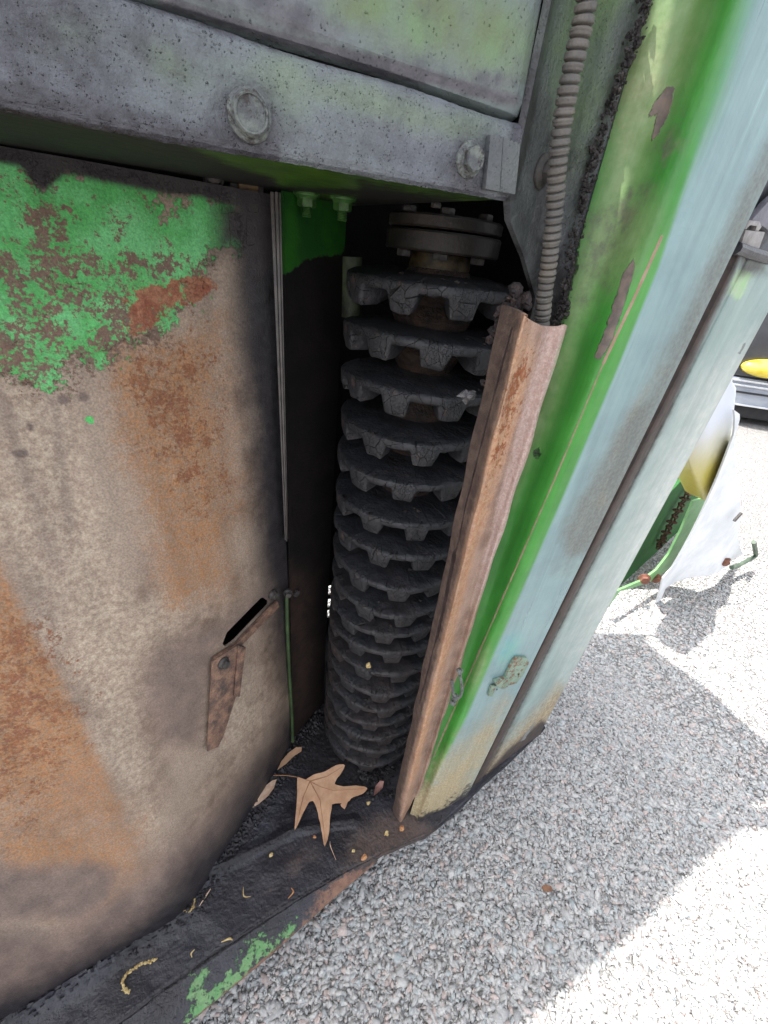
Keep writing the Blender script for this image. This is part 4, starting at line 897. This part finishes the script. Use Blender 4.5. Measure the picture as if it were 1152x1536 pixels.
#BODY
# ---- body above and behind, out of the top of the picture: it is what shades the yard
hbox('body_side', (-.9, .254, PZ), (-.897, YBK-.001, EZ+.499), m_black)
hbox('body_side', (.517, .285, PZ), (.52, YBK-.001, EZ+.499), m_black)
hbox('body_front', (-.897, YB+.004, EZ+.0285), (bxl-.002, YB+.008, EZ+.499), m_panelup)
hbox('body_front', (.41, .258, EZ+.16), (.5165, .261, EZ+.499), m_panelup)
def roof():
    cu = bpy.data.curves.new('shade_roof', 'CURVE'); cu.dimensions = '2D'; cu.fill_mode = 'BOTH'; cu.extrude = .002
    zr0 = EZ+.504; polys = [[(-.9, .238), (-.5, .246), (-.1, .232), (.12, .240), (.26, .236), (.33, .252), (.40, .240), (.47, .243), (.505, .262), (.52, .30), (.515, .38), (.530, .44), (.522, .52), (.50, .634), (-.9, .634)]]  # unseen roof, its uneven outline shaped for the shadow edge on the yard
    # two slots added along the sun's path, to throw slivers of sun on the green shield
    for q_ in ([(958, 118), (978, 20), (990, -40), (1020, -40), (1006, 30), (990, 110), (976, 156)], [(934, 236), (945, 262), (930, 320), (904, 384), (896, 388), (905, 330)]):
        hl = []
        for p in q_:
            v, n_ = hit('green_shield', *p); t_ = (zr0-v[2])/sd.z; hl.append((v[0]+sd.x*t_, v[1]+sd.y*t_))
        polys.append(hl)
    for P in polys:
        sp = cu.splines.new('POLY'); sp.points.add(len(P)-1); sp.use_cyclic_u = True
        for pt, c in zip(sp.points, P): pt.co = (c[0], c[1], 0, 1)
    tmp = bpy.data.objects.new('roof_outline', cu); COL.objects.link(tmp); bpy.context.view_layer.update(); me = bpy.data.meshes.new_from_object(tmp.evaluated_get(bpy.context.evaluated_depsgraph_get())); bpy.data.objects.remove(tmp); me.materials.clear(); me.name = 'shade_roof'; o = link('shade_roof', me, m_panelup, PK, smooth=False); o.location = (0, 0, zr0)
roof()
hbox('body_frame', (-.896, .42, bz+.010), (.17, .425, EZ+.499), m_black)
# ================================================================== LEAVES AND LITTER
def leaf(name, outline, z, mat, label, cat='leaf', curl=.004, thick=.0004, group=None, vein=None):
    P = np.array(outline, float); c = P.mean(0)
    if len(P) > 14:      # soften the curves between the sharp tips
        Q = []; n_ = len(P)
        for i in range(n_):
            p0, p1, p2, p3 = P[i-1], P[i], P[(i+1) % n_], P[(i+2) % n_]
            for t_ in (0, .33, .66):
                m1 = (p2-p0)*.3; m2 = (p3-p1)*.3; q_ = p1*(2*t_**3-3*t_**2+1)+p2*(3*t_**2-2*t_**3)+m1*(t_**3-2*t_**2+t_)+m2*(t_**3-t_**2)
                Q.append(q_+rng.normal(0, .25, 2))
        P = np.array(Q)
    from mathutils.geometry import delaunay_2d_cdt
    lo, hi = P.min(0), P.max(0); gx, gy = np.meshgrid(np.arange(lo[0]+2, hi[0], 5.0), np.arange(lo[1]+2, hi[1], 5.0)); G_ = np.stack([gx.ravel(), gy.ravel()], -1); G_ = G_[psd(G_[:, 0], G_[:, 1], P, 1.0) > .99]
    pts2 = [Vector((float(a), float(b))) for a, b in np.concatenate([P, G_])]
    vo, eo, fo_, *_ = delaunay_2d_cdt(pts2, [], [list(range(len(P)))], 1, 1e-4)
    bm = bmesh.new(); vs = [bm.verts.new((v.x, v.y, 0)) for v in vo]
    for f in fo_: bm.faces.new([vs[k] for k in f])
    ext = np.abs(P-c).max()
    for v in bm.verts:
        x_, y_ = v.co.x, v.co.y; d = math.hypot(x_-c[0], y_-c[1])/ext
        hz = z+.0015+curl*d*d*(.6+.6*math.sin(x_*.05+y_*.03))+.0006*math.sin(x_*.23)*math.cos(y_*.19)
        v.co = Vector(map(float, onz(x_, y_, hz)))
    ge = bmesh.ops.extrude_face_region(bm, geom=list(bm.faces)); 
    for v in [g for g in ge['geom'] if isinstance(g, bmesh.types.BMVert)]: v.co.z += thick
    vm = bmesh.new()
    if vein:
        for ln in vein:
            L_ = lp(np.array(ln, float), 24); ext_ = ext
            pts_ = []
            for (a, b) in L_:
                d = math.hypot(a-c[0], b-c[1])/ext_; hz = z+.0015+curl*d*d*(.6+.6*math.sin(a*.05+b*.03))+.0006*math.sin(a*.23)*math.cos(b*.19)+thick+.0001
                pts_.append(onz(a, b, hz))
            add_tube(vm, pts_, [.0008*(1-.75*i/25) for i in range(25)], 6)
    ctr = Vector(map(float, onz(c[0], c[1], z)))
    for v in bm.verts: v.co -= ctr
    o = bm_obj(name, bm, mat, None); o.location = ctr; tag(o, label, cat, group)
    if vein:
        for v in vm.verts: v.co -= ctr
        bm_obj('leaf_vein', vm, simple('leaf_vein', (158, 116, 84), (140, 100, 74), 90, .6), o)
    else: vm.free()
    return o
Z0 = PZ+.003
leaf('dry_leaf', [(446, 1166), (458, 1170), (470, 1162), (486, 1158), (504, 1148), (518, 1148), (506, 1168), (502, 1176), (515, 1180), (534, 1178), (551, 1182), (545, 1190), (530, 1196), (522, 1203), (517, 1214), (511, 1208), (512, 1205), (498, 1207), (495, 1230), (493, 1252), (487, 1270), (483, 1250), (480, 1235), (476, 1215), (470, 1202), (463, 1204), (454, 1222), (442, 1246), (444, 1220), (446, 1195)], Z0+.006, m_leaf,
     'large tan star-lobed dry leaf lying at the foot of the column', curl=.014, vein=[[(410, 1163), (430, 1163), (448, 1166), (465, 1172), (480, 1180), (500, 1186), (548, 1183)], [(465, 1172), (480, 1200), (488, 1264)], [(465, 1172), (455, 1195), (444, 1240)], [(465, 1172), (490, 1165), (514, 1150)]])
leaf('dry_leaf', [(416, 1155), (422, 1142), (432, 1130), (444, 1121), (453, 1121), (452, 1127), (440, 1135), (430, 1145)], Z0+.006, m_leaf, 'narrow brown leaf above the big lobed leaf, against the dark wall', curl=.010)
leaf('dry_leaf', [(371, 1217), (380, 1200), (392, 1184), (408, 1171), (415, 1169), (411, 1182), (402, 1194), (388, 1206), (376, 1213)], Z0+.006, m_leaf2, 'narrow pale leaf left of the big lobed leaf', curl=.010)
leaf('dry_leaf', [(560, 1194), (563, 1180), (570, 1171), (576, 1172), (574, 1182), (566, 1190)], Z0+.002, simple('reddish_leaf', (150, 112, 104), (126, 92, 86), 90, .6), 'small reddish leaf between the column foot and the guard', curl=.008)
def litter(name, pts, rad, mat, label, cat, z=None, knobs=False, group=None):
    z = Z0 if z is None else z
    C = cr(np.array([onz(x_, y_, z+rad*1.5) for x_, y_ in pts]), 40); bm = bmesh.new()
    if knobs:
        add_tube(bm, C, rad*.4, 6)
        for i in range(0, 41): lump(bm, C[i]+rng.normal(0, rad*.4, 3)+np.array([0, 0, rad*.3]), rad*(.8+.5*rng.random()), 200+i % 9)
    else: add_tube(bm, C, [rad*(1-.6*abs(i/20-1)) for i in range(41)], 7)
    ctr = Vector(map(float, C.mean(0)))
    for v in bm.verts: v.co -= ctr
    o = bm_obj(name, bm, mat, None, smooth=not knobs); o.location = ctr; tag(o, label, cat, group)
litter('catkin', [(234, 1440), (220, 1444), (205, 1450), (190, 1462), (184, 1476), (192, 1490)], .0012, m_straw, 'curled yellow catkin lowest on the plate, near the bottom left', 'catkin', knobs=True)
litter('catkin', [(291, 1341), (291, 1357), (284, 1366), (272, 1367), (261, 1379)], .0011, m_straw, 'yellow zigzag catkin by the door foot', 'catkin', knobs=True)
litter('straw', [(316, 1333), (308, 1345), (299, 1359)], .0011, m_leaf2, 'short pale straw beside the zigzag catkin', 'straw')
litter('straw', [(381, 1218), (375, 1234), (369, 1250)], .0006, m_crumb, 'thin dark stalk under the narrow pale leaf', 'stalk')
litter('straw', [(365, 1330), (366, 1344), (376, 1345)], .0008, m_straw, 'L-shaped straw alone in the middle of the plate', 'straw')
litter('straw', [(332, 1413), (344, 1408), (349, 1410)], .0014, m_straw, 'pale straw on the plate joint above the green scrape', 'straw')
litter('twig', [(504, 1290), (496, 1270), (495, 1262)], .0006, m_leaf2, 'faint upright twig below the large leaf', 'twig')
litter('twig', [(432, 1348), (440, 1338), (437, 1332)], .0011, m_seed, 'tiny brown twig cluster on the plate joint', 'twig')
litter('straw', [(292, 1424), (287, 1430), (288, 1436)], .0010, m_straw, 'small straw crumb between two catkins and the joint', 'straw')
def seed(x_, y_, s_, label, mat=m_seed, sq=(1, .8, .7)):
    bm = bmesh.new(); lump(bm, (0, 0, 0), s_, int(x_), sq); o = bm_obj('seed', bm, mat, None); o.location = Vector(map(float, onz(x_, y_, Z0+s_))); tag(o, label, 'seed')
seed(580, 1250, .0042, 'pale yellow seed husk beside the foot of the guard', m_straw, (.8, .6, 1.1)); seed(602, 1242, .0036, 'orange brown seed right under the guard tip')
seed(546, 1285, .0032, 'small brown seed by the corner of the plate'); seed(530, 1277, .0028, 'yellowish seed between large leaf and plate corner', m_straw); seed(471, 1256, .0022, 'tiny reddish seed just left of the leaf tip')
seed(553, 1204, .0026, 'small pale husk between large leaf and guard foot', m_straw); seed(407, 1283, .0024, 'tiny yellow seed on the plate fold', m_straw)
leaf('leaf_scrap', [(812, 1330), (818, 1326), (826, 1329), (830, 1336), (822, 1338), (815, 1336)], .006, simple('brown_scrap', (132, 96, 70), (108, 78, 60), 200, .7), 'tiny brown leaf scrap lying alone on the shaded gravel', curl=.004)
bm = bmesh.new(); lump(bm, (0, 0, 0), .0030, 5, (.8, .8, 1.3)); o = bm_obj('seed', bm, m_straw, None); o.location = Vector(map(float, ondist(553, 998, .366))); tag(o, 'cream seed caught on the column of discs', 'seed')
#RIGHT
# ================================================================== NEIGHBOURING UNIT AND YARD
unit = empty('row_unit', (1.35, .62, 0)); tag(unit, 'neighbouring green picker unit with white bent sheet shield beyond the pale panel', 'picker unit')
def ulink(o): o.matrix_parent_inverse = Matrix.Translation((-1.35, -.62, 0)); return o
m_ug = simple('unit_green', (36, 96, 38), (28, 78, 32), 14, .8, 200, .0005); m_ul = simple('unit_green_flange', (120, 168, 112), (104, 152, 98), 30, .4)
UA = np.array([1.306, .443]); UB = np.array([1.966, .47])
def uplate(name, poly, A, B, th, mat, label=None, curve=0, wob=0):
    """sheet from an outline on a vertical plane, triangulated with depth variation"""
    n_ = np.array([(B[1]-A[1]), -(B[0]-A[0]), 0]); n_ = n_/np.linalg.norm(n_); P = np.array(poly, float); c = P.mean(0)
    bm = bmesh.new(); f = bm.faces.new([bm.verts.new((p[0], p[1], 0)) for p in P]); bmesh.ops.triangulate(bm, faces=[f])
    for _ in range(3): bmesh.ops.subdivide_edges(bm, edges=[e for e in bm.edges if e.calc_length() > 12], cuts=1); bmesh.ops.triangulate(bm, faces=[f for f in bm.faces if len(f.verts) > 3])
    for v in bm.verts:
        x_, y_ = v.co.x, v.co.y; q_ = onvp(x_, y_, A, B); v.co = Vector(map(float, q_-n_*(curve*((x_-c[0])/60)**2+wob*math.sin(x_*.09+y_*.04))))
    ge = bmesh.ops.extrude_face_region(bm, geom=list(bm.faces))
    for v in [g for g in ge['geom'] if isinstance(g, bmesh.types.BMVert)]: v.co -= Vector(n_)*th
    o = bm_obj(name, bm, mat, unit, ang=40); ulink(o)
    if label: o['label'] = label
    return o
uplate('white_shield', [(1098, 614), (1097, 652), (1079, 700), (1058, 752), (1036, 800), (1010, 850), (996, 868), (993, 890), (990, 911), (998, 905), (1004, 886), (1040, 868), (1090, 850), (1122, 836), (1112, 800), (1108, 760), (1112, 700), (1113, 650), (1112, 634), (1106, 620)], UA, UB, .004, m_white, 'sunlit white sheet metal shield with a pointed lower tip', curve=.01, wob=.010)
UC = np.array([1.42, .60]); UD = np.array([1.80, .70])
uplate('inner_frame', [(905, 920), (1000, 745), (1050, 690), (1065, 760), (1040, 800), (1000, 850), (975, 868), (930, 890)], UC, UD, .01, m_ug, 'dark green inner wall with a rusty chain')
UE = np.array([1.36, .50]); UF = np.array([1.76, .54])
uplate('curved_flange', [(912, 912), (922, 888), (965, 870), (985, 855), (1003, 832), (1022, 795), (1040, 752), (1062, 745), (1052, 770), (1030, 812), (1010, 848), (985, 868), (955, 880), (930, 887)], UE, UF, .006, m_ul, 'light green curved flange with rusty bolts')
m_rb = simple('rusty_bolt', (126, 82, 64), (96, 64, 54), 60, .8)
for (x_, y_, s_) in ((966, 868, .013), (983, 867, .012)):
    o = hexbolt('bolt', onvp(x_, y_, UE, UF)-np.array([0, .0, 0]), (-.6, -.8, 0), s_, m_rb, unit); ulink(o)
o = hexbolt('bolt', onvp(1084, 840, UA, UB)+np.array([0, -.006, 0]), (-.3, -.8, -.3), .013, m_rb, unit); ulink(o)
bm = bmesh.new(); ch = lp(np.array([(982, 815), (990, 800), (1000, 780), (1012, 758), (1025, 735), (1036, 722)], float), 26)
for i, (x_, y_) in enumerate(ch):
    p = onvp(x_, y_, UC, UD)-np.array([.008, .02, 0]); m4 = Matrix.Translation(Vector(map(float, p)))@Matrix.Rotation(i*1.57, 4, 'X')@Matrix.Rotation(.6, 4, 'Y')
    ringp = [m4@Vector((.015*math.cos(a), 0, .008*math.sin(a))) for a in np.linspace(0, 6.283, 13)[:-1]]; add_tube(bm, [tuple(v) for v in ringp]+[tuple(ringp[0])], .0028, 6)
o = bm_obj('chain', bm, simple('chain_rust', (86, 60, 46), (60, 46, 38), 60, .85), unit); ulink(o)
bm = bmesh.new(); add_tube(bm, cr(np.array([onvp(x_, y_, UA, UB)-np.array([0, .02, 0]) for x_, y_ in ((1088, 846), (1100, 842), (1112, 836), (1124, 829), (1124, 822), (1121, 808))]), 30), [.007]*31, 8)
o = bm_obj('bent_rod', bm, simple('rod_grey_green', (88, 104, 88), (70, 84, 72), 30, .5), unit); ulink(o)
bm = bmesh.new(); add_tube(bm, [onvp(x_, y_, UA, UB)-np.array([0, .02, 0]) for x_, y_ in ((1090, 776), (1101, 764))], .004, 8); o = bm_obj('rivet', bm, m_dbolt, unit); ulink(o)
# legs carrying the unit on the ground behind the frame
bm = bmesh.new(); add_box(bm, (1.36, .62, 0), (1.42, .68, .42), .004); o = bm_obj('support_leg', bm, m_ug, unit); ulink(o)
# container of yellow liquid
def tank():
    TY = onvp(1080, 670, (1.33, .462), (1.75, .49))[2]
    t = NT('container_plastic'); sx = t.n.new('ShaderNodeSeparateXYZ'); t.l.new(t.co, sx.inputs[0])
    f = t.ss(t.math('ADD', sx.outputs[2], t.math('MULTIPLY', t.noise(6), .12)), TY-.02, TY+.16, 1, 0)
    c = t.mix(f, lin((204, 210, 222)), lin((184, 172, 84))); m = t.fin(c, .3, t.bump(t.noise(20), .002), 0, .5)
    t.b.inputs['Subsurface Weight'].default_value = .3; t.b.inputs['Subsurface Radius'].default_value = (.05, .05, .03)
    A = np.array([1.33, .462]); B = np.array([1.75, .49])
    poly = [(1030, 676), (1040, 706), (1060, 754), (1068, 748), (1090, 706), (1097, 690), (1097, 590), (1105, 560), (1060, 520), (1020, 640)]
    q_ = [onvp(*p, A, B) for p in poly]; bm = bmesh.new(); n_ = np.array([-.1, 1, 0.]); add_prism(bm, q_, [v+n_*.06 for v in q_], .014)
    base = Vector((float(q_[2][0]), float(q_[2][1]), 0.0))
    for v in bm.verts: v.co -= base
    o = bm_obj('plastic_tank', bm, m, None, ang=50); o.location = base; tag(o, 'white plastic tank stained yellow towards its bottom, behind the white shield', 'tank')
tank()
# dark parked vehicle at the far right
car = empty('parked_car', (5.3, 1.9, 0)); tag(car, 'dark grey vehicle with a yellow lamp and bright trim, parked beyond the pale panel', 'vehicle')
car.rotation_euler = (0, 0, 0)
fx = Vector((4.05, 1.42, 0)); dirx = Vector((.80, -.60, 0)); diry = Vector((.60, .80, 0))
CM = Matrix(((dirx.x, diry.x, 0, fx.x), (dirx.y, diry.y, 0, fx.y), (0, 0, 1, 0), (0, 0, 0, 1)))
def cl(o): o.matrix_parent_inverse = Matrix.Translation((-5.3, -1.9, 0)); return o
m_cb = simple('car_dark_paint', (62, 64, 70), (50, 52, 58), 4, .25, 50, .0001, spec=.6); m_cs = simple('car_sill_silver', (150, 156, 166), (136, 142, 154), 6, .35); m_ct = simple('bright_trim', (220, 222, 226), (200, 204, 210), 6, .2, metal=.6)
m_ty = simple('tyre_rubber', (44, 44, 46), (36, 36, 38), 20, .7); m_yl = simple('yellow_lens', (214, 190, 40), (226, 208, 90), 10, .2, spec=.7); m_gl = simple('dark_glass', (28, 32, 36), (22, 26, 30), 3, .08, spec=.8)
def prof_body(name, pts, y0, y1, mat, bev=.02):
    bm = bmesh.new(); add_prism(bm, [CM@Vector((x_, y0, z_)) for x_, z_ in pts], [CM@Vector((x_, y1, z_)) for x_, z_ in pts], bev); return cl(bm_obj(name, bm, mat, car, ang=40))
prof_body('body', [(-1.5, .345), (2.6, .345), (2.62, .60), (2.55, .92), (1.6, .98), (1.1, 1.46), (-.6, 1.5), (-1.2, 1.0), (-1.5, .92)], .0, 1.7, m_cb, .04)
prof_body('side_panel', [(-1.5, .145), (2.6, .145), (2.6, .342), (-1.5, .342)], .0, 1.65, m_cs, .01)
prof_body('sill', [(-1.5, .05), (2.6, .05), (2.6, .142), (-1.5, .142)], .05, 1.65, m_ty, .02)
for z_ in (.318, .286): prof_body('trim_strip', [(-1.49, z_), (2.6, z_), (2.6, z_+.014), (-1.49, z_+.014)], -.018, .01, m_ct, .003)
prof_body('lower_trim', [(-1.49, .150), (2.6, .150), (2.6, .162), (-1.49, .162)], -.014, .01, m_ct, .003)
prof_body('bumper', [(-1.2, .238), (2.5, .238), (2.5, .25), (-1.2, .25)], -.012, .01, m_ty, .005)
for a_ in ((-.5, .98, .2, 1.38), (.3, .98, 1.0, 1.38)): prof_body('window', [(a_[0], a_[1]), (a_[2], a_[1]), (a_[2], a_[3]), (a_[0]+.1, a_[3])], -.006, .01, m_gl, .003)
for wx in (.95, 2.2):
    bm = bmesh.new(); m4 = CM@Matrix.Translation((wx, .10, .31))@Matrix.Rotation(R(90), 4, 'X'); add_lathe(bm, [(.2, -.10), (.29, -.10), (.31, -.06), (.31, .06), (.29, .10), (.2, .10)], 40, m4); wh = cl(bm_obj('wheel', bm, m_ty, car))
    bm = bmesh.new(); add_lathe(bm, [(.195, .02), (.195, .07), (.17, .075), (.06, .04), (.05, .07), (.01, .075)], 30, m4); o = bm_obj('rim', bm, m_ct, wh); o.matrix_parent_inverse = wh.matrix_basis.inverted()@Matrix.Translation((-5.3, -1.9, 0)) if False else Matrix.Identity(4)
bm = bmesh.new(); m4 = CM@Matrix.Translation((-.19, -.02, .425)); 
bmesh.ops.create_uvsphere(bm, u_segments=24, v_segments=12, radius=1, matrix=m4@Matrix.Diagonal((.19, .07, .062, 1))); cl(bm_obj('yellow_lamp', bm, m_yl, car))
bm = bmesh.new(); add_box(bm, (-.14, -.06, .335), (-.02, .0, .385), .01, CM); cl(bm_obj('tow_eye', bm, m_ct, car))
